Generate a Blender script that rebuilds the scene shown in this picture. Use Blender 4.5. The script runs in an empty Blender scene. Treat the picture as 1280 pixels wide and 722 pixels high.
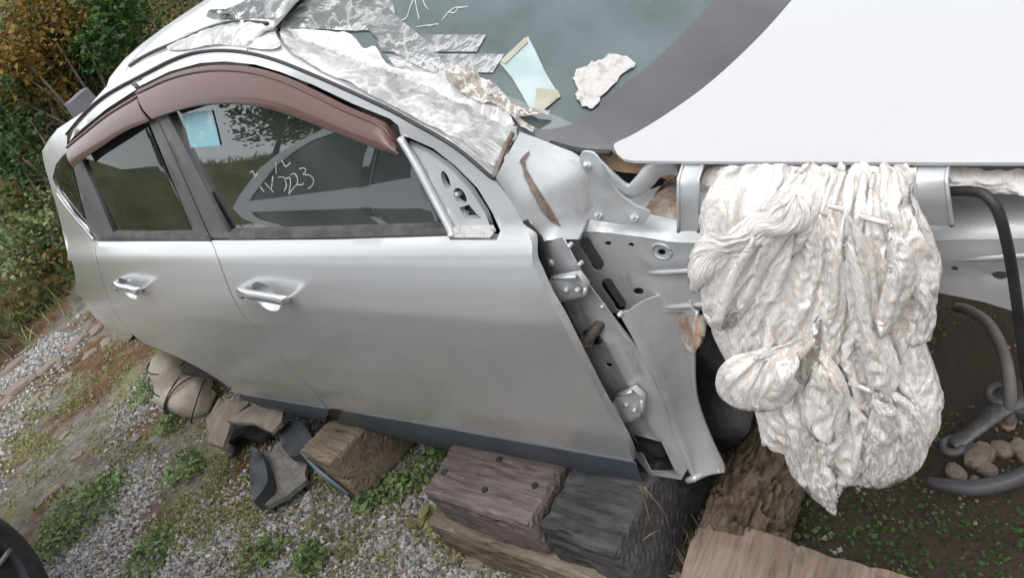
import bpy, math, random
import numpy as np
from mathutils import Vector as V, noise as N
from mathutils.geometry import delaunay_2d_cdt
from mathutils.bvhtree import BVHTree
random.seed(7); rng = np.random.default_rng(7)
rad = math.radians
scene = bpy.context.scene
col = scene.collection
# ------------------------------------------------------------------ camera
CAM = V((0.437, -1.674, 1.591)); YAW, PITCH, ROLL, FOC = rad(140.92), rad(28.42), rad(-30.46), 954.0
_f = V((math.cos(PITCH)*math.cos(YAW), math.cos(PITCH)*math.sin(YAW), -math.sin(PITCH)))
_r = V((math.sin(YAW), -math.cos(YAW), 0)); _u = _r.cross(_f)
RT = math.cos(ROLL)*_r+math.sin(ROLL)*_u; UP = -math.sin(ROLL)*_r+math.cos(ROLL)*_u; FW = _f
cd = bpy.data.cameras.new('camera'); cam = bpy.data.objects.new('camera', cd); col.objects.link(cam)
from mathutils import Matrix
m3 = Matrix((RT, UP, -FW)).transposed(); cam.matrix_world = Matrix.Translation(CAM) @ m3.to_4x4()
cd.sensor_width = 36; cd.lens = FOC/1280*36; cd.clip_start = .02; cd.clip_end = 500
scene.camera = cam
# ------------------------------------------------------------------ light: bright overcast
w = bpy.data.worlds.new('World'); scene.world = w; w.use_nodes = True
nt = w.node_tree; bg = nt.nodes['Background']
sky = nt.nodes.new('ShaderNodeTexSky'); sky.sky_type = 'NISHITA'; sky.sun_disc = False
SUN_EL, SUN_AZ = rad(62), rad(-68)      # azimuth of the sun measured from +X towards +Y
sky.sun_elevation = SUN_EL; sky.sun_rotation = rad(90)-SUN_AZ
sky.air_density = 1.0; sky.dust_density = 6.0; sky.ozone_density = 1.0
hs = nt.nodes.new('ShaderNodeHueSaturation'); hs.inputs['Saturation'].default_value = .28
nt.links.new(sky.outputs[0], hs.inputs['Color'])
ov = nt.nodes.new('ShaderNodeMix'); ov.data_type = 'RGBA'; ov.inputs[0].default_value = .62      # even cloud layer over the clear-sky gradient
ov.inputs[7].default_value = (6.6, 6.75, 7.0, 1); nt.links.new(hs.outputs[0], ov.inputs[6]); nt.links.new(ov.outputs[2], bg.inputs['Color'])
bg.inputs['Strength'].default_value = .15
sd = bpy.data.lights.new('sun', 'SUN'); sun = bpy.data.objects.new('sun', sd); col.objects.link(sun)
sd.energy = .8; sd.angle = rad(60); sd.color = (1, .97, .93)
sdir = V((math.cos(SUN_EL)*math.cos(SUN_AZ), math.cos(SUN_EL)*math.sin(SUN_AZ), math.sin(SUN_EL)))
sun.rotation_euler = sdir.to_track_quat('Z', 'Y').to_euler(); sun.location = (3, -3, 9)
vs = scene.view_settings; vs.view_transform = 'Standard'; vs.look = 'None'; vs.gamma = 1; vs.use_curve_mapping = False
vs.exposure = 0.62
scene.cycles.transparent_max_bounces = 40; scene.cycles.max_bounces = 14; scene.cycles.diffuse_bounces = 6; scene.cycles.transmission_bounces = 8
# ------------------------------------------------------------------ helpers
def ray(px, py):
    d = RT*((px-640)/FOC) - UP*((py-361)/FOC) + FW
    return d.normalized()
def pt(px, py, ax, v):
    d = ray(px, py); return CAM + d*((v-CAM[ax])/d[ax])
def solve(px, py, F, t0=.5, t1=6.5, n=60):
    d = ray(px, py); a = t0; fa = F(CAM+d*a)
    for i in range(1, n+1):
        b = t0+(t1-t0)*i/n; fb = F(CAM+d*b)
        if (fa < 0) != (fb < 0):
            for k in range(30):
                m = .5*(a+b); fm = F(CAM+d*m)
                if (fa < 0) != (fm < 0): b = m
                else: a = m; fa = fm
            return CAM+d*(.5*(a+b))
        a, fa = b, fb
    # silhouette: the closest pass
    best = min(((abs(F(CAM+d*(t0+(t1-t0)*i/400))), i) for i in range(401)))
    return CAM+d*(t0+(t1-t0)*best[1]/400)
def cr(pts, n=6, closed=False):
    """Catmull-Rom through a polyline (any dimension)"""
    P = [np.array(p, float) for p in pts]; out = []; L = len(P)
    rngs = range(L) if closed else range(L-1)
    for i in rngs:
        if closed: p0, p1, p2, p3 = P[i-1], P[i], P[(i+1) % L], P[(i+2) % L]
        else:
            p1, p2 = P[i], P[i+1]
            p0 = P[i-1] if i else 2*p1-p2
            p3 = P[i+2] if i+2 < L else 2*p2-p1
        for k in range(n):
            t = k/n
            out.append(.5*((2*p1)+(-p0+p2)*t+(2*p0-5*p1+4*p2-p3)*t*t+(-p0+3*p1-3*p2+p3)*t**3))
    if not closed: out.append(P[-1])
    return [V(p) for p in out]
def resample(P, n):
    P = [np.array(p, float) for p in P]
    d = [0]
    for a, b in zip(P, P[1:]): d.append(d[-1]+np.linalg.norm(b-a))
    s = np.linspace(0, d[-1], n); A = np.array(P)
    return [V([float(np.interp(q, d, A[:, k])) for k in range(A.shape[1])]) for q in s]
def inpoly(x, y, P):
    c = False; j = len(P)-1
    for i in range(len(P)):
        xi, yi = P[i][0], P[i][1]; xj, yj = P[j][0], P[j][1]
        if (yi > y) != (yj > y) and x < (xj-xi)*(y-yi)/(yj-yi)+xi: c = not c
        j = i
    return c
def shrink(P, d):
    A = sum(P[i-1][0]*P[i][1]-P[i][0]*P[i-1][1] for i in range(len(P)))
    s = 1 if A > 0 else -1; out = []
    for i in range(len(P)):
        a, b, c = V(P[i-1][:2]), V(P[i][:2]), V(P[(i+1) % len(P)][:2])
        n1 = V((-(b-a).y, (b-a).x)); n2 = V((-(c-b).y, (c-b).x))
        if n1.length < 1e-9 or n2.length < 1e-9: out.append(tuple(b)); continue
        n = (n1.normalized()+n2.normalized()); 
        if n.length < 1e-6: n = n1
        out.append(tuple(b+n.normalized()*d*s))
    return out
WORLDM = {}
BASE = {}
def thing(name, label, cat, loc=(0, 0, 0), group=None, kind=None):
    o = bpy.data.objects.new(name, None); o.empty_display_size = .1; col.objects.link(o); o.location = loc
    o['label'] = label; o['category'] = cat
    if group: o['group'] = group
    BASE[o.name] = V(loc); return o
def mesh_obj(name, vs_, fs, mat, parent=None, smooth=True, label=None, cat=None, group=None, kind=None, uv=None, origin=None, reg=None):
    vs_ = [V(v) for v in vs_]
    org = BASE[parent.name] if parent else (V(origin) if origin is not None else V((0, 0, 0)))
    me = bpy.data.meshes.new(name); me.from_pydata([v-org for v in vs_], [], fs)
    if uv is not None:
        ul = me.uv_layers.new(name='UVMap'); li = np.zeros(len(me.loops), dtype=np.int32); me.loops.foreach_get('vertex_index', li)
        ul.data.foreach_set('uv', np.array(uv, dtype=np.float32)[li].ravel())
    if smooth: me.polygons.foreach_set('use_smooth', [True]*len(me.polygons))
    me.materials.append(mat); me.update()
    o = bpy.data.objects.new(name, me); col.objects.link(o)
    if parent: o.parent = parent
    else: o.location = org
    BASE[o.name] = org
    if label: o['label'] = label
    if cat: o['category'] = cat
    if group: o['group'] = group
    if kind: o['kind'] = kind
    if reg: WORLDM[reg] = (vs_, fs)
    return o
def orient(vs_, fs, towards):
    """flip faces so that the mean normal points to `towards`"""
    n = V((0, 0, 0))
    for f in fs:
        n += (vs_[f[1]]-vs_[f[0]]).cross(vs_[f[-1]]-vs_[f[0]])
    if n.dot(towards) < 0: return [tuple(reversed(f)) for f in fs]
    return fs
def thicken(vs_, fs, off):
    """sheet -> slab: front sheet, back sheet shifted by off (vector or list), walls with their own vertices"""
    n = len(vs_); offs = off if isinstance(off, list) else [V(off)]*n
    out = list(vs_)+[v+o for v, o in zip(vs_, offs)]
    F = list(fs)+[tuple(n+i for i in reversed(f)) for f in fs]
    ec = {}
    for f in fs:
        for i in range(len(f)):
            a, b = f[i], f[(i+1) % len(f)]; k = (min(a, b), max(a, b)); ec.setdefault(k, []).append((a, b))
    bd = [e[0] for e in ec.values() if len(e) == 1]
    mp = {}
    def g(i):
        if i not in mp:
            mp[i] = len(out); out.append(vs_[i].copy()); out.append(vs_[i]+offs[i])
        return mp[i]
    for a, b in bd:
        i, j = g(a), g(b); F.append((j, i, i+1, j+1))
    return out, F
def cdt(poly, holes, step, warp=None, pts=None):
    xs = [p[0] for p in poly]; ys = [p[1] for p in poly]
    P = [V(p[:2]) for p in poly]; E = [(i, (i+1) % len(poly)) for i in range(len(poly))]
    for h in holes:
        k = len(P); P += [V(q[:2]) for q in h]; E += [(k+i, k+(i+1) % len(h)) for i in range(len(h))]
    nx = max(1, int((max(xs)-min(xs))/step)); 
    for i in range(nx+1):
        x = min(xs)+(i+.5)*step; w0 = warp(x) if warp else 0
        z = min(ys)-1; k0 = math.floor((min(ys)-w0)/step)
        for k in range(k0, k0+int((max(ys)-min(ys))/step)+3):
            y = w0+k*step
            if inpoly(x, y, poly):
                ok = all(not inpoly(x, y, h) for h in holes)
                if ok: P.append(V((x, y)))
    r = delaunay_2d_cdt(P, E, [], 1, 1e-6)
    v2 = r[0]; F = []
    for f in r[2]:
        cx = sum(v2[i].x for i in f)/len(f); cy = sum(v2[i].y for i in f)/len(f)
        if not inpoly(cx, cy, poly): continue
        if any(inpoly(cx, cy, h) for h in holes): continue
        F.append(tuple(f))
    return v2, F
def plane_panel(name, pix, ax, c, mat, parent, thick=.012, holes=(), step=.02, inset=0, smooth=True, curve=None, reg=None, **kw):
    """sheet-metal plate traced on a vertical plane y=c (ax 1), or z=c (ax 2); c may be a function of the pixel"""
    P3 = [pt(p[0], p[1], ax, c) for p in pix]; H3 = [[pt(p[0], p[1], ax, c) for p in h] for h in holes]
    oth = (0, 2) if ax == 1 else (0, 1)
    P2 = [(p[oth[0]], p[oth[1]]) for p in P3]
    if inset: P2 = shrink(P2, inset)
    H2 = [[(p[oth[0]], p[oth[1]]) for p in h] for h in H3]
    v2, F = cdt(P2, H2, step)
    vs_ = []
    for v in v2:
        e = curve(v.x, v.y) if curve else 0
        vs_.append(V((v.x, c+e, v.y)) if ax == 1 else V((v.x, v.y, c+e)))
    tw = V((0, -1, 0)) if ax == 1 else V((0, 0, 1))
    F = orient(vs_, F, tw); out, F2 = thicken(vs_, F, -tw*thick)
    return mesh_obj(name, out, F2, mat, parent, smooth, reg=reg, **kw)
def loft(name, A, B, mat, parent, n=24, m=10, bulge=0, bdir=(0, -1, 0), thick=.006, towards=(0, -1, .3), reg=None, prof=None, wob=0, **kw):
    A = resample(A, n); B = resample(B, n); vs_ = []; bd = V(bdir)
    for i in range(n):
        for j in range(m+1):
            t = j/m; p = A[i].lerp(B[i], t)+bd*(bulge*4*t*(1-t))
            if prof: p = p+bd*prof(i/(n-1), t)
            if wob: p = p+bd*(wob*N.noise(p*9))
            vs_.append(p)
    fs = [(i*(m+1)+j, (i+1)*(m+1)+j, (i+1)*(m+1)+j+1, i*(m+1)+j+1) for i in range(n-1) for j in range(m)]
    fs = orient(vs_, fs, V(towards)); nn = V(towards).normalized()
    if thick: out, fs = thicken(vs_, fs, -nn*thick)
    else: out = vs_
    return mesh_obj(name, out, fs, mat, parent, reg=reg, **kw)
def tube_mesh(pts, r, seg=10, ell=None, up=(0, 0, 1), caps=True):
    P = [V(p) for p in pts]; n = len(P); vs_ = []; fs = []
    rr = r if isinstance(r, (list, tuple)) else [r]*n
    up = V(up); prev = None
    for i in range(n):
        t = (P[min(i+1, n-1)]-P[max(i-1, 0)]).normalized()
        a = t.cross(up if prev is None else prev); 
        if a.length < 1e-4: a = t.cross(V((1, .3, .2)))
        a.normalize(); b = a.cross(t).normalized(); prev = b
        e = ell if ell else (1, 1)
        for k in range(seg):
            q = 2*math.pi*k/seg; vs_.append(P[i]+a*(math.cos(q)*rr[i]*e[0])+b*(math.sin(q)*rr[i]*e[1]))
    for i in range(n-1):
        for k in range(seg):
            k2 = (k+1) % seg; fs.append((i*seg+k, i*seg+k2, (i+1)*seg+k2, (i+1)*seg+k))
    if caps:
        fs.append(tuple(reversed(range(seg)))); fs.append(tuple((n-1)*seg+k for k in range(seg)))
    return vs_, fs
def tube(name, pts, r, mat, parent=None, seg=10, ell=None, up=(0, 0, 1), n=5, **kw):
    P = cr(pts, n) if n > 1 else pts
    if isinstance(r, (list, tuple)): r = [float(np.interp(i/(len(P)-1), np.linspace(0, 1, len(r)), r)) for i in range(len(P))]
    vs_, fs = tube_mesh(P, r, seg, ell, up)
    return mesh_obj(name, vs_, fs, mat, parent, **kw)
def disc_pts(cx, cz, rx, rz, n=16, a0=0, rot=0):
    out = []
    for k in range(n):
        a = 2*math.pi*k/n+a0; x, y = math.cos(a)*rx, math.sin(a)*rz
        out.append((cx+x*math.cos(rot)-y*math.sin(rot), cz+x*math.sin(rot)+y*math.cos(rot)))
    return out
def lathe_mesh(prof, org, axis, seg=20):
    ax = V(axis).normalized(); a = ax.orthogonal().normalized(); b = ax.cross(a); vs_ = []; fs = []
    org = V(org)
    for (r, h) in prof:
        for k in range(seg):
            q = 2*math.pi*k/seg; vs_.append(org+ax*h+(a*math.cos(q)+b*math.sin(q))*r)
    for i in range(len(prof)-1):
        for k in range(seg): fs.append((i*seg+k, i*seg+(k+1) % seg, (i+1)*seg+(k+1) % seg, (i+1)*seg+k))
    return vs_, fs
def bvh_of(*regs):
    vs_ = []; fs = []
    for r in regs:
        v, f = WORLDM[r]; k = len(vs_); vs_ += v; fs += [tuple(i+k for i in q) for q in f]
    return BVHTree.FromPolygons(vs_, fs)
def drape(name, pix, bvh, mat, parent=None, step=4, off=.003, amp=0, nsc=20, thick=.0008, jag=0, freq2=0, **kw):
    """a thin sheet lying on built surfaces; its outline was traced on the photograph"""
    if jag: pix = [(p[0]+random.uniform(-jag, jag), p[1]+random.uniform(-jag, jag)) for p in pix]
    v2, F = cdt(pix, [], step); vs_ = []; nr = []; last = None
    for v in v2:
        d = ray(v.x, v.y); h = bvh.ray_cast(CAM, d)
        if h[0] is None:
            p = CAM+d*(last if last else 1.8); n = -d
        else:
            p = h[0]; n = h[1] if h[1].dot(d) < 0 else -h[1]; last = h[3]
        e = off
        if amp:
            e += amp*(max(0, N.noise(p*nsc))*1.3+.6*abs(N.noise(p*nsc*2.3+V((5, 1, 2))))+.25*abs(N.noise(p*nsc*5+V((1, 8, 2)))))
        vs_.append(p+n*e); nr.append(n)
    F = orient(vs_, F, sum(nr, V((0, 0, 0)))); out, F2 = thicken(vs_, F, [-n*thick for n in nr])
    if parent is None and 'origin' not in kw: kw['origin'] = sum(vs_, V((0, 0, 0)))/len(vs_)
    return mesh_obj(name, out, F2, mat, parent, **kw)
def ribbon_strokes(name, strokes, wpx, bvh, mat, parent, off=.002):
    """chalk / paint-pen lettering as thin strips on a surface"""
    for s in strokes:
        vs_ = []; fs = []
        P = cr(s, 5) if len(s) > 2 else cr([s[0], ((s[0][0]+s[1][0])/2, (s[0][1]+s[1][1])/2), s[1]], 3)
        k0 = len(vs_)
        for i, p in enumerate(P):
            a = V(P[max(0, i-1)]); b = V(P[min(len(P)-1, i+1)]); t = (b-a); nn = V((-t.y, t.x)).normalized() if t.length else V((0, 1))
            wv = wpx*(.55+.6*abs(N.noise(V((p[0]*.15, p[1]*.15, 3)))))
            for sgn in (-1, 1):
                q = V(p)+nn*wv*.5*sgn; h = bvh.ray_cast(CAM, ray(q.x, q.y))
                vs_.append((h[0]+(CAM-h[0]).normalized()*off) if h[0] else pt(q.x, q.y, 1, -.75))
        for i in range(len(P)-1): fs.append((k0+2*i, k0+2*i+1, k0+2*i+3, k0+2*i+2))
        mesh_obj(name, vs_, fs, mat, parent)
# ------------------------------------------------------------------ materials
def new_mat(name):
    m = bpy.data.materials.new(name); m.use_nodes = True; t = m.node_tree
    return m, t, t.nodes['Principled BSDF'], t.nodes['Material Output']
def nd(t, typ, **kw):
    n = t.nodes.new(typ)
    for k, v in kw.items(): setattr(n, k, v)
    return n
def noise_node(t, scale, detail=6, rough=.6, coord='Object', stretch=None, dist=0, w=None):
    tc = nd(t, 'ShaderNodeTexCoord'); n = nd(t, 'ShaderNodeTexNoise'); n.inputs['Scale'].default_value = scale
    n.inputs['Detail'].default_value = detail; n.inputs['Roughness'].default_value = rough; n.inputs['Distortion'].default_value = dist
    if stretch or w:
        mp = nd(t, 'ShaderNodeMapping'); mp.inputs['Scale'].default_value = stretch or (1, 1, 1)
        if w: mp.inputs['Location'].default_value = w
        t.links.new(tc.outputs[coord], mp.inputs['Vector']); t.links.new(mp.outputs[0], n.inputs['Vector'])
    else: t.links.new(tc.outputs[coord], n.inputs['Vector'])
    return n
def ramp(t, src, stops):
    r = nd(t, 'ShaderNodeValToRGB'); e = r.color_ramp.elements
    while len(e) < len(stops): e.new(.5)
    for el, (p, c) in zip(e, stops): el.position = p; el.color = c if len(c) == 4 else (*c, 1)
    t.links.new(src, r.inputs['Fac']); return r
def mixc(t, fac, a, b):
    m = nd(t, 'ShaderNodeMix'); m.data_type = 'RGBA'
    if hasattr(fac, 'links'): t.links.new(fac, m.inputs[0])
    else: m.inputs[0].default_value = fac
    for s, v in ((m.inputs[6], a), (m.inputs[7], b)):
        if hasattr(v, 'links'): t.links.new(v, s)
        else: s.default_value = v if len(v) == 4 else (*v, 1)
    return m.outputs[2]
def bump(t, bs, src, strength=.3, dist=.01, prev=None):
    b = nd(t, 'ShaderNodeBump'); b.inputs['Strength'].default_value = strength; b.inputs['Distance'].default_value = dist
    t.links.new(src, b.inputs['Height'])
    if prev: t.links.new(prev.outputs[0], b.inputs['Normal'])
    t.links.new(b.outputs[0], bs.inputs['Normal']); return b
def simple(name, c1, c2=None, rough=.5, metal=0, scale=12, bumpy=0, spec=.5, coat=0, bscale=None, lo=.35, hi=.7, stretch=None, bdist=.01):
    m, t, b, o = new_mat(name)
    b.inputs['Roughness'].default_value = rough; b.inputs['Metallic'].default_value = metal
    b.inputs['Specular IOR Level'].default_value = spec; b.inputs['Coat Weight'].default_value = coat
    n = noise_node(t, scale, stretch=stretch)
    r = ramp(t, n.outputs[0], [(lo, c1), (hi, c2 or c1)]); t.links.new(r.outputs[0], b.inputs['Base Color'])
    if bumpy:
        n2 = noise_node(t, bscale or scale*4, stretch=stretch); bump(t, b, n2.outputs[0], bumpy, bdist)
    return m
def paint(name, base, metal, rough, dirt=(.16, .15, .11), dirt_amt=.6, zlo=.35, zhi=.75, coat=.5):
    """metallic car paint: flakes, film of dust, grime that gets heavier low on the panel"""
    m, t, b, o = new_mat(name)
    b.inputs['Metallic'].default_value = metal; b.inputs['Coat Weight'].default_value = coat; b.inputs['Coat Roughness'].default_value = .08
    g = nd(t, 'ShaderNodeNewGeometry'); sx = nd(t, 'ShaderNodeSeparateXYZ'); t.links.new(g.outputs['Position'], sx.inputs[0])
    mr = nd(t, 'ShaderNodeMapRange'); mr.inputs[1].default_value = zhi; mr.inputs[2].default_value = zlo; mr.inputs[3].default_value = .05; mr.inputs[4].default_value = 1
    t.links.new(sx.outputs[2], mr.inputs[0])
    n = noise_node(t, 5, 9, .68); n2 = noise_node(t, 90, 4, .6)
    r = ramp(t, n.outputs[0], [(.42, (0, 0, 0)), (.75, (1, 1, 1))]); r2 = ramp(t, n2.outputs[0], [(.45, (.35, .35, .35)), (.75, (1, 1, 1))])
    mu = nd(t, 'ShaderNodeMath', operation='MULTIPLY'); t.links.new(r.outputs[0], mu.inputs[0]); t.links.new(mr.outputs[0], mu.inputs[1])
    mu2 = nd(t, 'ShaderNodeMath', operation='MULTIPLY'); t.links.new(mu.outputs[0], mu2.inputs[0]); t.links.new(r2.outputs[0], mu2.inputs[1])
    mu3 = nd(t, 'ShaderNodeMath', operation='MULTIPLY'); t.links.new(mu2.outputs[0], mu3.inputs[0]); mu3.inputs[1].default_value = dirt_amt
    t.links.new(mixc(t, mu3.outputs[0], base, dirt), b.inputs['Base Color'])
    ad = nd(t, 'ShaderNodeMath', operation='MULTIPLY_ADD'); t.links.new(mu2.outputs[0], ad.inputs[0]); ad.inputs[1].default_value = .4; ad.inputs[2].default_value = rough
    t.links.new(ad.outputs[0], b.inputs['Roughness'])
    fl = noise_node(t, 900, 2); bump(t, b, fl.outputs[0], .03, .001)
    return m
def glass(name, tint, ior=1.9, dust=.08, dustcol=(.5, .5, .47), dscale=6):
    m, t, b, o = new_mat(name); t.nodes.remove(b)
    tr = nd(t, 'ShaderNodeBsdfTransparent'); tr.inputs[0].default_value = (*tint, 1)
    gl = nd(t, 'ShaderNodeBsdfGlossy'); gl.inputs['Roughness'].default_value = .012; gl.inputs['Color'].default_value = (.93, 1, .99, 1)
    fr = nd(t, 'ShaderNodeFresnel'); fr.inputs[0].default_value = ior
    mx = nd(t, 'ShaderNodeMixShader'); t.links.new(fr.outputs[0], mx.inputs[0]); t.links.new(tr.outputs[0], mx.inputs[1]); t.links.new(gl.outputs[0], mx.inputs[2])
    df = nd(t, 'ShaderNodeBsdfDiffuse'); df.inputs[0].default_value = (*dustcol, 1)
    n = noise_node(t, dscale, 7, .65); r = ramp(t, n.outputs[0], [(.3, (dust*.4,)*3), (.75, (dust*1.8,)*3)])
    m2 = nd(t, 'ShaderNodeMixShader'); t.links.new(r.outputs[0], m2.inputs[0]); t.links.new(mx.outputs[0], m2.inputs[1]); t.links.new(df.outputs[0], m2.inputs[2])
    t.links.new(m2.outputs[0], o.inputs['Surface']); return m
def film_mat(name, c, alpha, rough, var, bs=5, bst=.6, uvs=None, trl=.2, face=False, csc=6, ior=1.7, avar=.12, lcol=(.96, .95, .94), lsc=1, lam=.5):
    """thin plastic film: partly see-through, partly scattering, with a glossy creased skin"""
    m, t, b, o = new_mat(name); t.nodes.remove(b)
    n0 = noise_node(t, csc, 5, .55); r0 = ramp(t, n0.outputs[0], [(.40, c), (.70, var)])
    if uvs: n = noise_node(t, bs, 7, .62, coord='UV', stretch=uvs, dist=.7)
    else: n = noise_node(t, bs, 7, .62, dist=1.2)
    sb_ = nd(t, 'ShaderNodeMath', operation='SUBTRACT'); t.links.new(n.outputs[0], sb_.inputs[0]); sb_.inputs[1].default_value = .5
    ab_ = nd(t, 'ShaderNodeMath', operation='ABSOLUTE'); t.links.new(sb_.outputs[0], ab_.inputs[0])
    b1 = nd(t, 'ShaderNodeBump'); b1.inputs['Strength'].default_value = bst; b1.inputs['Distance'].default_value = .03; t.links.new(ab_.outputs[0], b1.inputs['Height'])
    nB = noise_node(t, bs*lsc, 3, .5, coord='UV' if uvs else 'Object', stretch=(uvs[0]*.45, uvs[1]*.8, 1) if uvs else None, dist=.4, w=(4, 9, 2))
    s2 = nd(t, 'ShaderNodeMath', operation='SUBTRACT'); t.links.new(nB.outputs[0], s2.inputs[0]); s2.inputs[1].default_value = .5
    a2 = nd(t, 'ShaderNodeMath', operation='ABSOLUTE'); t.links.new(s2.outputs[0], a2.inputs[0])
    mn = nd(t, 'ShaderNodeMath', operation='MINIMUM'); t.links.new(ab_.outputs[0], mn.inputs[0]); t.links.new(a2.outputs[0], mn.inputs[1])
    ln = ramp(t, mn.outputs[0], [(0, (1, 1, 1)), (.011, (.75, .75, .75)), (.032, (0, 0, 0))])      # crease lines: whiter, denser film
    cc = mixc(t, ln.outputs[0], r0.outputs[0], lcol)
    df = nd(t, 'ShaderNodeBsdfDiffuse'); tl = nd(t, 'ShaderNodeBsdfTranslucent')
    for q in (df, tl): t.links.new(cc, q.inputs[0]); t.links.new(b1.outputs[0], q.inputs['Normal'])
    mx = nd(t, 'ShaderNodeMixShader'); mx.inputs[0].default_value = trl; t.links.new(df.outputs[0], mx.inputs[1]); t.links.new(tl.outputs[0], mx.inputs[2])
    tr = nd(t, 'ShaderNodeBsdfTransparent'); tr.inputs[0].default_value = (.96, .96, .95, 1)
    n3 = noise_node(t, csc*1.3, 4, .6, w=(3, 1, 7)); r3 = ramp(t, n3.outputs[0], [(.35, (max(0, alpha-avar),)*3), (.68, (min(1, alpha+avar),)*3)]); src = r3.outputs[0]
    if face:   # looked through lengthwise a film is denser
        lw = nd(t, 'ShaderNodeLayerWeight'); lw.inputs[0].default_value = .4; t.links.new(b1.outputs[0], lw.inputs['Normal'])
        ad = nd(t, 'ShaderNodeMath', operation='MULTIPLY_ADD'); ad.use_clamp = True; t.links.new(lw.outputs['Facing'], ad.inputs[0]); ad.inputs[1].default_value = .6; t.links.new(src, ad.inputs[2]); src = ad.outputs[0]
    la = nd(t, 'ShaderNodeMath', operation='MULTIPLY_ADD'); la.use_clamp = True; t.links.new(ln.outputs[0], la.inputs[0]); la.inputs[1].default_value = lam; t.links.new(src, la.inputs[2]); src = la.outputs[0]
    m2 = nd(t, 'ShaderNodeMixShader'); t.links.new(src, m2.inputs[0]); t.links.new(tr.outputs[0], m2.inputs[1]); t.links.new(mx.outputs[0], m2.inputs[2])
    gl = nd(t, 'ShaderNodeBsdfGlossy'); gl.inputs['Roughness'].default_value = rough; t.links.new(b1.outputs[0], gl.inputs['Normal'])
    fr = nd(t, 'ShaderNodeFresnel'); fr.inputs[0].default_value = ior; t.links.new(b1.outputs[0], fr.inputs['Normal'])
    m3_ = nd(t, 'ShaderNodeMixShader'); t.links.new(fr.outputs[0], m3_.inputs[0]); t.links.new(m2.outputs[0], m3_.inputs[1]); t.links.new(gl.outputs[0], m3_.inputs[2])
    t.links.new(m3_.outputs[0], o.inputs['Surface']); return m
def wood(name, c1, c2, c3, stretch=(1.2, 14, 14), rough=.85, bst=.5):
    m, t, b, o = new_mat(name); b.inputs['Roughness'].default_value = rough; b.inputs['Specular IOR Level'].default_value = .2
    n = noise_node(t, 6, 9, .7, stretch=stretch, dist=.5); r = ramp(t, n.outputs[0], [(.3, c3), (.48, c1), (.7, c2)])
    n2 = noise_node(t, 3, 4, .6); r2 = ramp(t, n2.outputs[0], [(.35, (.55, .55, .55)), (.65, (1.1, 1.1, 1.1))])
    mu = nd(t, 'ShaderNodeMix'); mu.data_type = 'RGBA'; mu.blend_type = 'MULTIPLY'; mu.inputs[0].default_value = 1
    t.links.new(r.outputs[0], mu.inputs[6]); t.links.new(r2.outputs[0], mu.inputs[7]); t.links.new(mu.outputs[2], b.inputs['Base Color'])
    bump(t, b, n.outputs[0], bst, .012); return m
def leaf_mat(name, stops, trans=.25, rough=.55):
    m, t, b, o = new_mat(name); g = nd(t, 'ShaderNodeNewGeometry')
    n = noise_node(t, 1.6, 3); ad = nd(t, 'ShaderNodeMath', operation='MULTIPLY_ADD'); t.links.new(g.outputs['Random Per Island'], ad.inputs[0]); ad.inputs[1].default_value = .62
    sb = nd(t, 'ShaderNodeMath', operation='MULTIPLY_ADD'); t.links.new(n.outputs[0], sb.inputs[0]); sb.inputs[1].default_value = 1.6; sb.inputs[2].default_value = -.6
    t.links.new(sb.outputs[0], ad.inputs[2]); 
    r = ramp(t, ad.outputs[0], stops); t.links.new(r.outputs[0], b.inputs['Base Color']); b.inputs['Roughness'].default_value = rough; b.inputs['Specular IOR Level'].default_value = .3
    tl = nd(t, 'ShaderNodeBsdfTranslucent'); t.links.new(r.outputs[0], tl.inputs[0])
    mx = nd(t, 'ShaderNodeMixShader'); mx.inputs[0].default_value = trans; t.links.new(b.outputs[0], mx.inputs[1]); t.links.new(tl.outputs[0], mx.inputs[2])
    t.links.new(mx.outputs[0], o.inputs['Surface']); return m
M = {}
M['silver'] = paint('silver_paint', (.84, .85, .86), .8, .31, dirt=(.17, .175, .14), dirt_amt=.6, zlo=.4, zhi=.95)
M['white'] = paint('white_paint', (.45, .455, .47), .0, .3, dirt=(.30, .31, .33), dirt_amt=.6, zlo=.2, zhi=1.3, coat=.4)
def primer_mat():
    m, t, b, o = new_mat('primer_grey_paint'); n = noise_node(t, 9, 6, .6); r = ramp(t, n.outputs[0], [(.3, (.45, .47, .485)), (.62, (.57, .585, .60))])
    n2 = noise_node(t, 22, 9, .72, stretch=(1, 1, .35)); r2 = ramp(t, n2.outputs[0], [(.54, (0, 0, 0)), (.70, (.75, .75, .75))])
    n3 = noise_node(t, 3.5, 4, .6); r3 = ramp(t, n3.outputs[0], [(.45, (.15, .15, .15)), (.65, (1, 1, 1))])
    mu = nd(t, 'ShaderNodeMath', operation='MULTIPLY'); t.links.new(r2.outputs[0], mu.inputs[0]); t.links.new(r3.outputs[0], mu.inputs[1])
    t.links.new(mixc(t, mu.outputs[0], r.outputs[0], (.20, .175, .145)), b.inputs['Base Color'])
    ad = nd(t, 'ShaderNodeMath', operation='MULTIPLY_ADD'); t.links.new(mu.outputs[0], ad.inputs[0]); ad.inputs[1].default_value = .4; ad.inputs[2].default_value = .36; t.links.new(ad.outputs[0], b.inputs['Roughness'])
    b.inputs['Metallic'].default_value = .4; n4 = noise_node(t, 60, 5, .6); bump(t, b, n4.outputs[0], .12, .004); return m
M['primer'] = primer_mat()
M['trim'] = simple('sill_cladding_plastic', (.065, .08, .105), (.105, .122, .148), .55, 0, 8, .1, bscale=150, bdist=.002)
M['black'] = simple('black_plastic', (.012, .012, .013), (.035, .034, .033), .5, 0, 14, .2)
M['pillar'] = simple('dark_grey_pillar_film', (.075, .075, .08), (.11, .11, .115), .38, 0, 6, .05, coat=.2)
M['rubber'] = simple('weathered_rubber', (.05, .05, .05), (.12, .11, .105), .75, 0, 20, .2)
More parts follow.
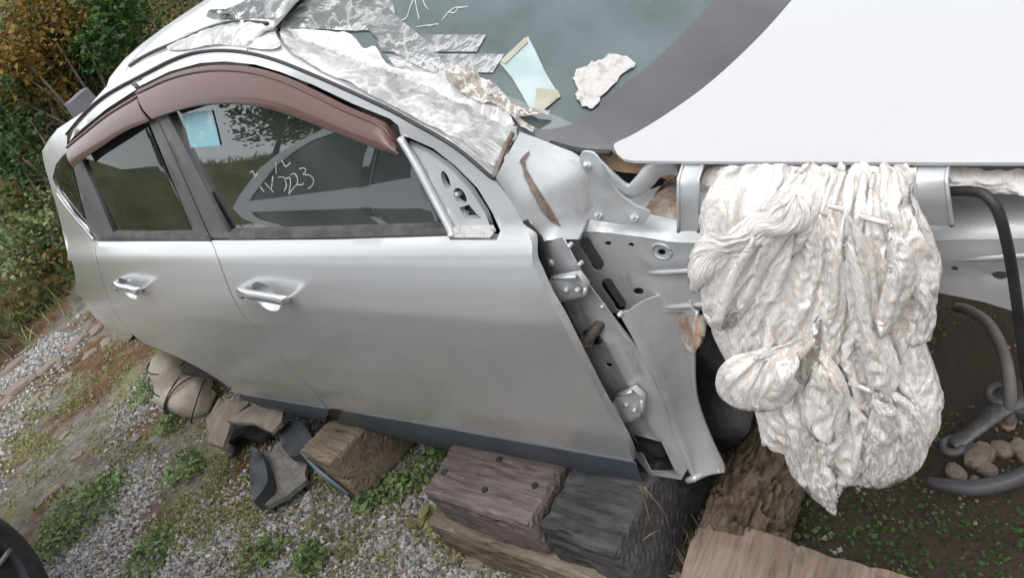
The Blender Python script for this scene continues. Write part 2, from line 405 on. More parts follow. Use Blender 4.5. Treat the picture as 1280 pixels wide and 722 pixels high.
M['chrome'] = simple('bright_metal', (.75, .75, .76), (.6, .6, .6), .14, 1, 10)
M['rust'] = simple('surface_rust', (.22, .10, .05), (.38, .27, .18), .85, 0, 18, .4, lo=.3, hi=.65)
M['sealant'] = simple('brown_sealant', (.13, .095, .075), (.24, .19, .16), .8, 0, 30, .4)
M['boot'] = simple('aged_rubber_boot', (.05, .04, .034), (.10, .08, .07), .7, 0, 20, .3)
M['hole'] = simple('dark_cavity', (.012, .012, .013), (.03, .028, .026), .9, 0, 10)
M['cloth'] = simple('seat_cloth', (.02, .021, .023), (.045, .045, .047), .95, 0, 25, .3)
M['glass_f'] = glass('front_door_glass', (.52, .66, .62), 2.6, .05)
M['glass_r'] = glass('privacy_glass', (.07, .085, .075), 1.75, .05, (.36, .36, .30))
M['glass_w'] = glass('windscreen_glass', (.62, .74, .74), 2.0, .15, (.34, .40, .42))  # dust layer here also carries the sky reflection's grey-teal as colour
M['visor'] = paint('tinted_acrylic_visor', (.105, .052, .047), 0, .2, dirt=(.34, .285, .27), dirt_amt=.8, zlo=-5, zhi=-4, coat=.3)
M['frit'] = simple('frit_black_band', (.07, .071, .079), (.10, .101, .11), .35, 0, 6, .02, coat=.3)
M['film'] = film_mat('clear_film', (.80, .795, .79), .52, .28, (.68, .675, .67), 6, .18, trl=.03, csc=5, ior=1.5, avar=.22, lam=.2, lcol=(.88, .88, .88))
M['film_thin'] = film_mat('thin_clear_film', (.62, .68, .69), .26, .1, (.55, .62, .64), 5, .10, trl=.05, csc=3, ior=1.6, avar=.08, lam=.12)
M['film_tan'] = film_mat('dusty_film', (.62, .56, .49), .7, .3, (.45, .38, .31), 14, .8, csc=14, avar=.25)
M['bag'] = film_mat('crumpled_plastic', (.955, .90, .855), .70, .10, (.85, .765, .70), 2.5, .55, uvs=(8, 4.5, 1), trl=.06, face=True, csc=6, ior=1.55, lcol=(.985, .98, .975), lsc=1.2)
M['bag_inner'] = film_mat('bunched_plastic', (.95, .90, .855), .93, .12, (.85, .765, .70), 2.5, .6, uvs=(8, 4.5, 1), trl=.05, csc=6, ior=1.5, lcol=(.98, .97, .96), lsc=1.2)
M['bag_thin'] = film_mat('thin_plastic_sheet', (.94, .905, .875), .40, .08, (.86, .80, .75), 2.5, .55, uvs=(8, 4.5, 1), trl=.1, face=True, csc=6, ior=1.6, lcol=(.985, .98, .975), lsc=1.2)
M['paper'] = simple('tinted_paper', (.33, .43, .44), (.42, .51, .51), .7, 0, 8, lo=.4, hi=.6)
M['paperb'] = simple('yellowed_paper', (.34, .32, .25), (.42, .41, .35), .8, 0, 12)
M['cyan'] = simple('cyan_sticker', (.20, .40, .46), (.48, .58, .60), .45, 0, 30, lo=.5, hi=.8)
M['white_res'] = simple('white_paper_residue', (.60, .585, .575), (.34, .31, .28), .9, 0, 60, .6, lo=.5, hi=.75)
M['chalk'] = simple('paint_pen', (.30, .34, .35), (.55, .58, .58), .8, 0, 40)
M['red'] = simple('red_cloth', (.45, .05, .035), (.3, .03, .02), .6, 0, 20)

def rusty(name):
    m, t, b, o = new_mat(name); n = noise_node(t, 26, 7, .7); r = ramp(t, n.outputs[0], [(.36, (.42, .44, .46)), (.48, (.36, .30, .25)), (.60, (.26, .15, .085)), (.75, (.17, .085, .045))])
    t.links.new(r.outputs[0], b.inputs['Base Color']); b.inputs['Roughness'].default_value = .75; return m
M['rusty'] = rusty('rust_bleeding_through_grey')
# ================================================================== the wrecked car
# body side: half width as a function of height, with crease line, tumblehome and taper
_ZT = [.15, .20, .27, .30, .34, .40, .50, .62, .74, .82, .90, .944, .952, .97, 1.0, 1.02, 1.06, 1.2, 1.35, 1.48, 1.55, 1.62]
_ST = [.75, .78, .82, .832, .846, .861, .878, .8885, .8925, .8865, .872, .8605, .8585, .846, .826, .815, .802, .760, .706, .645, .60, .55]
def taper(x):
    t = 0
    if x < -2.1: t += .062*(-2.1-x)**2
    if x > -.75: t += .10*(x+.75)**2
    return t
_c = []
for px, py in ((84, 324), (119, 324), (185, 324.3), (268, 325.5), (448, 327.5), (560, 328), (667, 328)):
    p = solve(px, py, lambda P: P.y+.860-taper(P.x)); _c.append((p.x, p.z))
_cx = [c[0] for c in _c]; _cz = [c[1] for c in _c]
def zc(x):
    if x < _cx[0]: return _cz[0]
    return float(np.interp(x, _cx, _cz))
def S(x, z):
    k = min(1, max(0, (z-.45)/.4)); k = k*k*(3-2*k)
    s = float(np.interp(z-(zc(x)-.948)*k, _ZT, _ST))
    t = taper(x)
    if z > 1.1 and x < -2.1: t *= 1+1.1*(z-1.1)
    return s-t
def sp(px, py, off=0): return solve(px, py, lambda P: P.y+S(P.x, P.z)+off)
def side_panel(name, pix, mat, parent, off=0, thick=.02, holes3=(), step=.016, inset=.0028, reg=None, offf=None, **kw):
    P2 = [(p.x, p.z) for p in (sp(q[0], q[1], off) for q in pix)]
    if inset: P2 = shrink(P2, inset)
    v2, F = cdt(P2, list(holes3), step, warp=zc)
    vs_ = [V((v.x, -(S(v.x, v.y)+off+(offf(v.x, v.y) if offf else 0)), v.y)) for v in v2]
    F = orient(vs_, F, V((0, -1, 0))); out, F2 = thicken(vs_, F, V((0, thick, 0)))
    return mesh_obj(name, out, F2, mat, parent, reg=reg, **kw)
car = thing('wrecked_car', 'stripped silver hatchback shell without front fender, resting on wooden blocks', 'car', (-1.5, 0, 0))
# ---- traced lines (photograph pixels), each put on the body surface
drip = cr([(85, 168), (116, 133), (143, 114), (169, 100), (200, 84), (231, 70), (266, 64), (300, 65), (331, 71), (359, 80), (400, 97), (441, 115), (492, 139), (530, 160), (564, 179), (595, 203), (619, 224)], 4)
def cut(L, x0, x1): return [p for p in L if x0 <= p[0] <= x1]
lead = cr([(619, 224), (638, 247), (655, 278), (666, 302), (667, 327), (674, 344), (686, 371), (704, 402), (732, 458), (760, 511), (785, 555), (793, 577)], 4)
fbot = cr([(793, 577), (660, 553.5), (543, 532.5), (430, 512.5), (412, 511)], 3)
seam = cr([(410, 511), (397, 495), (345, 440), (298, 384), (274, 327), (268, 310), (263, 299)], 4)
# front door skin (up to the window sill), with the handle pocket cut out
hc = sp(332, 371); hpoly = disc_pts(hc.x, hc.z, .062, .047, 26)
fdoor = side_panel('front_door', seam[:-1]+[(264, 299.5), (420, 297.5), (561, 293), (563, 298), (620, 298), (624, 288), (614, 266), (596, 236), (568, 208), (541, 187), (512, 174), (500, 170), (497, 158), (487, 150), (440, 131)]+[(392, 108), (351, 92), (319, 82.5), (281, 78.5), (250, 80.5), (212, 91), (178, 107)]+cut(drip, 171, 620)[0:1]+cut(drip, 171, 620)[1:]+lead[1:]+fbot[1:-1], M['silver'], car, holes3=[hpoly], reg='fdoor', step=.014)
hc2 = sp(159, 361); hpoly2 = disc_pts(hc2.x, hc2.z, .062, .045, 22)
rarch = cr([(181, 429.5), (201, 437.5), (230, 450), (263, 468), (286, 483), (303, 493)], 4)
rear_edge = cr([(119, 301.5), (121, 325), (129, 354), (144, 390), (165, 417), (181, 429.5)], 4)
rdoor = side_panel('rear_door', [(262, 300)]+list(reversed(seam[:-1]))+[(303, 493)]+list(reversed(rarch))[1:]+list(reversed(rear_edge))[1:]+[(119, 301.5)], M['silver'], car, holes3=[hpoly2], reg='rdoor', step=.018)
# rear door upper frame (silver band above the visor)
side_panel('rear_door_frame', cut(drip, 86, 168)+[(171, 112), (134, 137), (103, 162), (86, 178)], M['silver'], car, step=.02, thick=.015)
qp = cr([(52, 188), (57, 213), (69, 250), (77, 284), (84, 313), (84.5, 325), (92, 330), (96, 358), (111, 387), (127, 404), (146, 419), (160, 428)], 3)
quarter = side_panel('quarter_panel', [(84, 168), (84, 191), (76, 199), (70, 207), (66, 223), (72, 240), (92, 268), (109, 286), (116, 300), (118.5, 302)]+rear_edge[1:-4]+[(166, 421), (160, 428)]+list(reversed(qp))[1:]+[(62, 172), (72, 160)], M['silver'], car, step=.025, thick=.02, reg='quarter')
# wheel-arch return behind the quarter panel
arch3 = [sp(*p) for p in [(160, 428), (170, 424)]+rarch]
loft('wheel_arch_lip', arch3, [p+V((0, .16, .03)) for p in arch3], M['black'], car, m=3, thick=.004, towards=(0, -.3, -1))
# roof rail strip, roof, pillars
def roofz(x, y):
    zt = float(np.interp(x, [-3.35, -3.2, -2.9, -2.5, -2.1, -1.7, -1.4, -1.2, -1.05, -.9], [1.36, 1.42, 1.495, 1.545, 1.567, 1.57, 1.56, 1.535, 1.505, 1.46]))
    a = abs(y)/.62
    return zt-.028*a**2-.03*a**6
drip3 = [sp(*p) for p in drip]
rail_i = []
for px, py in cr([(100, 146), (134, 113), (165, 84), (194, 67), (231, 52), (266, 37), (300, 30), (337, 32)], 4):
    rail_i.append(solve(px, py, lambda P: P.z-roofz(P.x, P.y)))
rail_i = [V((p.x, max(min(p.y, -.5), -.62), p.z)) for p in rail_i]
wy = lambda z: -.615+(z-1.08)*.14
def wsx(y, z):
    zz = z-1.08
    return -.615-1.40*zz-.25*zz*zz+.24*(1-(y/.6)**2)
Fw = lambda P: P.x-wsx(P.y, P.z)
wedge = [solve(px, py, Fw) for px, py in cr([(345, 38), (395, 58), (450, 80), (500, 100), (545, 118), (600, 145), (648, 166)], 4)]
dA = [p for p in drip3 if p.x < -1.16]; dB = [p for p in drip3 if p.x >= -1.22]
loft('roof_rail', dA, rail_i, M['silver'], car, n=40, m=8, bulge=.012, bdir=(0, -.6, .8), towards=(0, -.6, .8), reg='rail', thick=.01)
loft('a_pillar', dB, wedge, M['silver'], car, n=40, m=8, bulge=.018, bdir=(.3, -.6, .7), towards=(.3, -.6, .7), reg='apillar', thick=.01)
rr = resample(rail_i, 34); vs_ = []; nr = 17
for p in rr:
    for j in range(nr):
        y = p.y+( -2*p.y)*j/(nr-1); f = roofz(p.x, y)+(p.z-roofz(p.x, p.y))*(abs(y/p.y))**8
        vs_.append(V((p.x+.10*(1-(y/p.y)**2)*(1 if p.x > -1.6 else 0)*max(0, (p.x+1.6)/.42), y, f)))
fs = [(i*nr+j, (i+1)*nr+j, (i+1)*nr+j+1, i*nr+j+1) for i in range(len(rr)-1) for j in range(nr-1)]
fs = orient(vs_, fs, V((0, 0, 1))); out, fs = thicken(vs_, fs, V((0, 0, -.012)))
mesh_obj('roof', out, fs, M['silver'], car, reg='roof')
# black mouldings
tube('drip_moulding', [p+V((0, -.004, .003)) for p in drip3[::3]]+[drip3[-1]], .0042, M['black'], car, 8, n=3)
tube('roof_moulding', [p+V((0, -.003, .006)) for p in rail_i[8::2]]+[solve(353, 30, Fw), solve(372, 12, Fw)], .005, M['black'], car, 8, n=2)
# rear end: hatch glass edge and tail wrapped round from the quarter outline
qe = [sp(*p) for p in [(84, 168), (72, 160), (62, 172)]+qp]
qb = [V((p.x-.10, -.30, p.z)) for p in qe]; qcn = [V((p.x-.13, .72, p.z)) for p in qe]
loft('tailgate', qe, qcn, M['silver'], car, m=12, bulge=.06, bdir=(-1, 0, 0), towards=(-1, 0, 0), reg='tail')
sl = pt(95, 128, 1, -.5)
mesh_obj('spoiler', *thicken(*(lambda q: (q, orient(q, [(0, 1, 2, 3)], V((0, -1, .5)))))([pt(80, 131, 0, -3.12), pt(100, 160, 0, -3.12), pt(128, 142, 0, -3.12), pt(101, 112, 0, -3.12)]), V((.02, .02, -.005))), M['pillar'], car, smooth=False)
# ---- windows and pillar covers
fglass = side_panel('front_window', [(207, 146), (196, 138), (219, 118), (281, 112), (344, 120), (427, 148), (500, 178), (558.5, 285), (420, 288), (284, 291)], M['glass_f'], car, off=-.016, thick=.004, step=.03, inset=0, reg='fglass')
rglass = side_panel('rear_window', [(102, 202), (100, 188), (183, 140), (184, 156), (243, 293), (141, 293)], M['glass_r'], car, off=-.012, thick=.004, step=.03, inset=0, reg='rglass')
qglass = side_panel('quarter_window', [(84, 191.5), (76, 199), (70, 207), (66.5, 223), (72, 240), (92, 268), (109, 285), (110, 281), (106, 271), (90, 209)], M['glass_r'], car, off=-.006, thick=.004, step=.03, inset=0)
side_panel('b_pillar_cover', [(181, 140), (194, 143), (263, 298), (245, 300), (243, 293)], M['pillar'], car, off=-.003, thick=.02, step=.03, inset=.001, label='matt dark grey cover on the rear door edge')
side_panel('b_pillar_cover', [(195, 143), (208, 140), (286, 291), (287, 298), (264, 298)], M['pillar'], car, off=-.001, thick=.02, step=.03, inset=.001)
side_panel('c_pillar_cover', [(91, 206), (103, 201), (142, 291), (142, 300), (119, 300), (112, 290)], M['pillar'], car, off=-.002, thick=.02, step=.03, inset=.001)
side_panel('window_seal', [(286, 290.5), (420, 288), (559, 284.5), (561, 293), (420, 297), (287, 299)], M['rubber'], car, off=.006, thick=.02, step=.02, inset=0)
side_panel('window_seal', [(142, 291.5), (244, 291.5), (263, 297), (263, 300), (119, 301), (122, 296)], M['rubber'], car, off=.005, thick=.02, step=.02, inset=0)
# bright line under the rear quarter glass
tube('window_moulding', [sp(x, y, .004) for x, y in [(71, 241), (80, 254), (92, 269), (108, 288), (117, 299)]], .0045, M['chrome'], car, 6)
# inner black window frame edges behind the glass
side_panel('window_frame', [(206, 148), (213, 150), (292, 290), (284, 291)], M['black'], car, off=-.011, thick=.01, step=.04, inset=0)
# sail panel with the mirror taken off
sail_out = [(506, 176), (537, 190), (564, 209), (592, 236), (611, 266), (619, 287), (618, 297), (563, 297)]
side_panel('mirror_patch', [(509, 180), (537, 193), (562, 211), (588, 238), (607, 268), (613, 284), (566, 284)], M['primer'], car, off=-.006, thick=.012, step=.02, inset=0, reg='sail',
           holes3=[[(p.x, p.z) for p in (sp(*q) for q in disc_pts(555, 228, 4.5, 13, 12, rot=-.35))], [(p.x, p.z) for p in (sp(*q) for q in disc_pts(573, 248, 7, 12, 12, rot=-.5))], [(p.x, p.z) for p in (sp(*q) for q in [(572, 262), (584, 258), (594, 270), (600, 275), (580, 276)])]])
side_panel('mirror_cavity', [(540, 205), (575, 225), (600, 262), (608, 281), (570, 281)], M['hole'], car, off=-.025, thick=.01, step=.05, inset=0)
side_panel('sail_lower_trim', [(562, 285), (613, 285), (617, 292), (612, 297), (562, 297)], M['white_res'], car, off=.003, thick=.01, step=.02, inset=0)
fr = [sp(x, y, .003) for x, y in [(500, 172), (520, 205), (540, 243), (562, 285), (565, 296)]]
tube('window_channel', fr, .0085, M['primer'], car, 8)
for q, r in (((551, 222), .004), ((571, 243), .006), ((580, 268), .006)):
    lv = lathe_mesh([(0, .004), (r*.7, .004), (r, 0), (r, -.01)], sp(*q, -.012), (0, -1, .3), 10)
    mesh_obj('mirror_screw', *lv, M['primer'], car)
# ---- visors
def visor(name, up, lo, label, d=.03):
    A = [sp(*p, .004) for p in cr(up, 5)]; B = [sp(*p, d) for p in cr(lo, 5)]
    v = loft(name, A, B, M['visor'], car, n=44, m=10, bulge=.010, bdir=(0, -1, .5), towards=(0, -1, .4), thick=.003, reg=name+str(len(WORLDM)), label=label)
    tube('visor_rim', B, .0022, M['black'], v, 6, n=1)
    tube('visor_ridge', [a.lerp(b, .13)+V((0, -.006, .004)) for a, b in zip(resample(A, 30), resample(B, 30))], .003, M['visor'], v, 6, n=1)
    return v
visor('wind_visor', [(171, 112), (180, 108), (212, 93), (250, 83.5), (281, 81.5), (319, 85), (359, 97), (400, 116), (434, 133), (475, 150), (486, 158), (498, 180)], [(190, 149), (219, 139), (250, 131.5), (281, 129.5), (312, 131), (344, 137.5), (386, 152), (427, 168), (468, 184), (484, 189), (492, 191.5), (499, 193)], 'long dusty plum tinted visor over the front window')
visor('wind_visor', [(85, 181), (103, 166), (134, 141), (172, 117)], [(91, 209), (100, 201), (125, 184), (156, 164), (187, 151)], 'short plum tinted visor over the rear window', .028)
# ---- door handles: pocket, grip bar, lock
def handle(c, pts, dz):
    v = []; f = []; n = 22; R = 6
    for r in range(R+1):
        q = r/R
        for k in range(n):
            a = 2*math.pi*k/n; x = c.x+math.cos(a)*.064*q; z = c.z+math.sin(a)*.049*q
            v.append(V((x, -(S(x, z)-.002)+.030*(1-q**2.2), z)))
    for r in range(R):
        for k in range(n): f.append((r*n+k, r*n+(k+1) % n, (r+1)*n+(k+1) % n, (r+1)*n+k))
    f = orient(v, f, V((0, -1, 0)))
    h = mesh_obj('door_handle', v, f, M['silver'], car)
    P = [sp(pts[0][0], pts[0][1], 0), sp(pts[0][0]+4, pts[0][1]-1, .026)] + [sp(x, y, .036) for x, y in pts[1:-1]]+[sp(pts[-1][0]-3, pts[-1][1]-1, .03), sp(pts[-1][0], pts[-1][1], 0)]
    tube('grip', P, [.010, .013, .0135, .0135, .013, .011], M['silver2'], h, 12, ell=(.75, 1.25), n=6)
    lv = lathe_mesh([(0, .004), (.007, .004), (.009, 0), (.009, -.02)], sp(pts[0][0]+5, pts[0][1]+4, .034), (0, -1, .1), 12)
    mesh_obj('lock_barrel', *lv, M['chrome'], h)
M['silver2'] = paint('handle_silver', (.72, .73, .74), .8, .2, dirt_amt=.15)
handle(hc, [(297, 366), (312, 368), (330, 371), (346, 374), (358, 377)], 0)
handle(hc2, [(141, 357), (150, 359), (160, 361), (169, 363), (175, 365)], 0)
# ---- sill cladding in two lengths
def clad(name, top, bot, lbl):
    A = [sp(*p, .004) for p in top]; B = [sp(*p, .002) for p in bot]
    B2 = [b+V((0, .09, -.015)) for b in B]
    o = loft(name, A, B, M['trim'], car, n=40, m=8, bulge=.012, towards=(0, -1, 0), thick=.004, label=lbl)
    loft('sill_underside', B, B2, M['black'], o, n=30, m=3, thick=.004, towards=(0, 0, -1))
    return o
clad('sill_cladding', cr([(303, 493.5), (350, 501), (412, 511.5)], 4), cr([(306, 499), (350, 514), (408, 527)], 4), 'blue grey plastic cladding under the rear door')
clad('sill_cladding', cr([(427, 513), (543, 533), (660, 554), (794, 578)], 4), cr([(423, 531), (543, 558), (684, 586), (816, 613)], 4), 'blue grey plastic cladding under the front door')
mesh_obj('cladding_joint', *thicken(*(lambda q: (q, orient(q, [(0, 1, 2, 3)], V((0, -1, 0)))))([sp(411, 510, -.002), sp(428, 512, -.002), sp(424, 533, -.006), sp(406, 528, -.006)]), V((0, .03, 0))), M['black'], car, smooth=False)
# inner body side seen through the gaps
v = []; f = []; xs = np.linspace(-.53, -2.95, 40); zs = np.linspace(.30, .97, 10)
for x in xs:
    for z in zs: v.append(V((float(x), -(S(float(x), float(z))-.05), float(z))))
f = [(i*10+j, (i+1)*10+j, (i+1)*10+j+1, i*10+j+1) for i in range(39) for j in range(9) if not (xs[i] < -2.25 and zs[j] < .62)]
mesh_obj('inner_body_side', v, orient(v, f, V((0, -1, 0))), M['hole'], car)
# far side of the shell
v = []; zs = np.linspace(.30, 1.5, 26); xs = np.linspace(-.5, -3.1, 53)
for x in xs:
    for z in zs: v.append(V((float(x), S(float(x), float(z)), float(z))))
def win(x, z):
    return (1.04 < z < 1.40-max(0, x+1.15)*.9 and x < -.80-(1.4-z)*-.0 and x > -2.75 and not (-1.78 < x < -1.60))
f = [(i*26+j, (i+1)*26+j, (i+1)*26+j+1, i*26+j+1) for i in range(52) for j in range(25) if not win((xs[i]+xs[i+1])/2, (zs[j]+zs[j+1])/2) and not (zs[j] > 1.0 and xs[i] > -.62-(zs[j]-1.0)*1.2) and not (xs[i] < -2.25 and zs[j] < .62)]
f = orient(v, f, V((0, 1, 0))); v, f = thicken(v, f, V((0, -.02, 0)))
mesh_obj('far_body_side', v, f, M['silver'], car)
# floor pan, firewall, dashboard, seats, steering wheel
def rbox(name, c, s, mat, parent, bev=.02, rot=None, smooth=True, **kw):
    import bmesh
    bm = bmesh.new(); bmesh.ops.create_cube(bm, size=1)
    for q in bm.verts: q.co = V((q.co.x*s[0], q.co.y*s[1], q.co.z*s[2]))
    if bev: bmesh.ops.bevel(bm, geom=bm.edges[:], offset=bev, segments=3, affect='EDGES', profile=.6)
    if rot is not None:
        from mathutils import Euler
        bmesh.ops.transform(bm, matrix=Euler(rot).to_matrix().to_4x4(), verts=bm.verts)
    v_ = [q.co+V(c) for q in bm.verts]; bm.verts.index_update(); f_ = [tuple(q.index for q in fc.verts) for fc in bm.faces]; bm.free()
    return mesh_obj(name, v_, f_, mat, parent, smooth, **kw)
rbox('floor_pan', (-1.75, 0, .33), (2.5, 1.56, .04), M['hole'], car, .01)
rbox('firewall', (-.50, .06, .70), (.03, 1.24, .62), M['hole'], car, .01)
rbox('dashboard', (-.70, .02, .90), (.36, 1.30, .17), M['black'], car, .06)
for y in (-.38, .38):
    s = rbox('front_seat', (-1.35, y, .62), (.52, .50, .16), M['cloth'], car, .06)
    rbox('backrest', (-1.66, y, .92), (.14, .48, .60), M['cloth'], s, .06, (0, -.22, 0)); rbox('headrest', (-1.76, y, 1.27), (.10, .28, .17), M['cloth'], s, .04)
s = rbox('rear_seat', (-2.25, 0, .64), (.5, 1.3, .16), M['cloth'], car, .06); rbox('backrest', (-2.55, 0, .92), (.14, 1.28, .6), M['cloth'], s, .06, (0, -.3, 0))
vv, ff = tube_mesh([V((-.98+.02*math.cos(a)-.07*math.sin(a), -.38+.18*math.cos(a), .98+.165*math.sin(a))) for a in np.linspace(0, 2*math.pi, 33)], .014, 8)
mesh_obj('steering_wheel', vv, ff, M['black'], car)
# ---- windscreen, frit band
zs = np.linspace(.98, 1.53, 24); v = []; ny = 29
for z in zs:
    e = float(np.interp(z, [p.z for p in reversed(wedge)], [p.y for p in reversed(wedge)])); e = min(e, -.5)
    for y in np.linspace(e-.01, .62, ny): v.append(V((wsx(float(y), float(z)), float(y), float(z))))
f = [(i*ny+j, (i+1)*ny+j, (i+1)*ny+j+1, i*ny+j+1) for i in range(len(zs)-1) for j in range(ny-1)]
f = orient(v, f, V((1, 0, .6))); v2_, f2_ = thicken(v, f, V((-.003, 0, -.004)))
ws = mesh_obj('windscreen', v2_, f2_, M['glass_w'], car, reg='ws')
bw = bvh_of('ws')
drape('frit_band', cr([(640, 150), (655, 158), (675, 162), (700, 160), (730, 148), (770, 115), (820, 75), (860, 35), (893, 0), (925, -40)], 4)+[(1060, -40), (1000, 0), (950, 55), (900, 105), (840, 150), (790, 180), (765, 192), (720, 186), (690, 180), (655, 172)], bw, M['frit'], ws, step=9, off=.002)
# ---- bonnet
hb = cr([(1040, -60), (990, 0), (945, 50), (890, 101), (840, 138), (795, 166), (770, 178)], 4)
def hoodz(x, y): return 1.075-.13*max(0, x+.33)**1.15-.05*(abs(y)/.7)**3-.02*(abs(y)/.72)**10+.055
def Fh(P): return P.z-hoodz(P.x, P.y)
he = [solve(px, py, Fh, .3, 4) for px, py in hb+[(767, 181), (768, 186), (772, 193), (779, 198.5), (792, 201)]]
edge = [solve(px, py, Fh, .3, 4) for px, py in [(900, 202), (1030, 202.5), (1160, 203), (1280, 203), (1400, 203.5), (1560, 204)]]
poly = [(p.x, p.y) for p in he+edge]; xl, yl = poly[-1]
poly += [(xl+.12, yl+.25), (xl+.17, 0), (xl+.12, -yl-.25), (xl, -yl)] + [(x, -y) for x, y in reversed(poly) if y < -.05]
ymin = min(p[1] for p in poly)
v2, F = cdt(poly, [], .03)
v = [V((q.x, q.y, hoodz(q.x, q.y))) for q in v2]; F = orient(v, F, V((0, 0, 1))); v, F = thicken(v, F, V((0, 0, -.005)))
mesh_obj('bonnet', v, F, M['white'], car, reg='hood', label='plain white bonnet lying over the empty engine bay')
# hemmed flange under the bonnet edge
ed = [V((p.x, p.y+.004, p.z-.006)) for p in [he[-1]]+edge]
loft('bonnet_inner_frame', ed, [p+V((0, .10, -.02)) for p in ed], M['primer'], car, m=4, bulge=.018, bdir=(0, 0, -1), thick=.003, towards=(0, -1, -.5))
# ---- cowl
ca = [pt(x, y, 1, c) for x, y, c in [(690, 179, -.60), (725, 188, -.62), (766, 191, -.62), (800, 203, -.62), (880, 203, -.60)]]
loft('cowl_tray', ca, [p+V((.05, .02, -.07)) for p in ca], M['rust'], car, m=4, thick=.004, towards=(0, -1, .6), bulge=-.01)
tube('cowl_seal', [p+V((0, -.004, .002)) for p in ca[:3]], .006, M['black'], car, 6)
A = [pt(x, y, 1, c) for x, y, c in [(620, 222, -.81), (640, 252, -.81), (656, 282, -.812), (668, 303, -.808)]]
B = [pt(x, y, 1, c) for x, y, c in [(650, 165, -.63), (692, 181, -.625), (727, 199, -.64), (739, 246, -.68), (728, 272, -.72), (716, 296, -.77)]]
loft('cowl_side_panel', cr(A, 5), cr(B, 5), M['primer'], car, n=40, m=20, bulge=0, bdir=(0, -.6, .8), towards=(.1, -.8, .6), reg='cowlside', wob=.002,
     prof=lambda u, t: .006*math.exp(-((t-.42)/.04)**2)*max(0, 1-u*1.2)-.022*max(0, t-.55)*max(0, u-.4)*3)
tube('cowl_edge_seam', [p+V((0, -.004, .004)) for p in [pt(643, 168, 1, -.655), pt(632, 190, 1, -.71), pt(621, 221, 1, -.803)]], .005, M['sealant'], car, 6)
bc = bvh_of('cowlside')
drape('sealant_strip', [(652, 206), (649, 202), (655, 195), (661, 190), (662, 193), (656, 202), (657, 212), (668, 230), (684, 255), (701, 284), (688, 276), (676, 263), (664, 240), (655, 220)], bc, M['sealant'], car, step=4, off=.0035)
# ---- apron rail: side face with slots and holes, rolled top, ribs
YR = -.722
slot = lambda x0, y0, x1, y1, r: [(x0+math.cos(a)*r*.85, y0+math.sin(a)*r) for a in np.linspace(math.pi*.95, math.pi*1.95, 7)]+[(x1+math.cos(a)*r*.85, y1+math.sin(a)*r) for a in np.linspace(-.05*math.pi, .95*math.pi, 7)]
topl = [(688, 287), (760, 291), (808, 297), (842, 303), (885, 304), (1020, 303), (1170, 301), (1280, 298), (1340, 297), (1470, 297)]
botl = [(1470, 462), (1340, 415), (1280, 392), (1230, 377), (1171, 365), (1020, 372), (881, 387), (820, 390), (781, 391)]
side_holes = [slot(732, 306, 747, 328, 10), slot(760, 356, 775, 379, 9.5), disc_pts(760, 304, 4.2, 3, 10), disc_pts(789, 306, 3.6, 2.8, 10), disc_pts(827, 315, 5, 4, 12), disc_pts(798, 364, 6.5, 4.6, 12), disc_pts(1250, 344.5, 11, 6, 14), disc_pts(1193, 336, 5, 3.5, 10)]
plane_panel('apron_rail', topl+botl+[(742, 391), (708, 346), (688, 300)], 1, YR, M['primer'], car, thick=.003, holes=side_holes, step=.016, reg='rail_side', label='pale grey pressed apron rail with slots and holes',
            curve=lambda x, z: -.006*math.exp(-((z-(.835))/.012)**2)*(x > -.36)-.003*N.noise(V((x*12, z*12, 0)))+.004*math.exp(-((z-.795)/.006)**2)*(x > -.38))
T = [pt(x, y, 1, YR) for x, y in topl]; 
Tin = [pt(x, y, 1, c) for x, y, c in [(742, 250, -.64), (775, 246, -.62), (805, 240, -.60), (850, 222, -.58), (890, 214, -.57), (1020, 206, -.57), (1165, 236, -.62), (1280, 232, -.62), (1340, 230, -.62), (1470, 228, -.62)]]
loft('apron_rail_top', T, Tin, M['primer'], car, n=60, m=14, bulge=.022, bdir=(0, -.7, .7), towards=(0, -.5, .8), reg='rail_top', thick=.003, wob=.004,
     prof=lambda u, t: .006*(math.exp(-((u-.115)/.012)**2)-math.exp(-((u-.145)/.01)**2)))
plane_panel('rail_inner_wall', [(700, 270), (1475, 270), (1475, 460), (1350, 416), (1280, 388), (1171, 362), (1020, 368), (881, 383), (775, 383)], 1, YR+.045, M['primer'], car, thick=.003, step=.06)
bt = bvh_of('rail_top', 'rail_side')
drape('rust_stain', [(808, 262), (818, 245), (830, 228), (848, 216), (866, 212), (872, 222), (850, 236), (846, 256), (852, 268), (846, 275), (826, 272), (812, 268)], bt, M['rusty'], car, step=4, off=.0015, jag=2)
for (x0, y0, x1, y1) in ((810, 341, 888, 336), (832, 384, 888, 380), (1178, 324, 1290, 318)):
    tube('pressed_rib', [pt(x0+(x1-x0)*t, y0+(y1-y0)*t, 1, YR-.001) for t in np.linspace(0, 1, 6)], [.002, .0055, .006, .006, .0055], M['primer'], car, 8, n=2)
c = pt(827, 314, 1, YR-.001); vv, ff = tube_mesh([c+V((math.cos(a)*.019, 0, math.sin(a)*.017)) for a in np.linspace(0, 2*math.pi, 21)], .0028, 6, up=(0, 1, 0)); mesh_obj('pressed_ring', vv, ff, M['primer'], car)
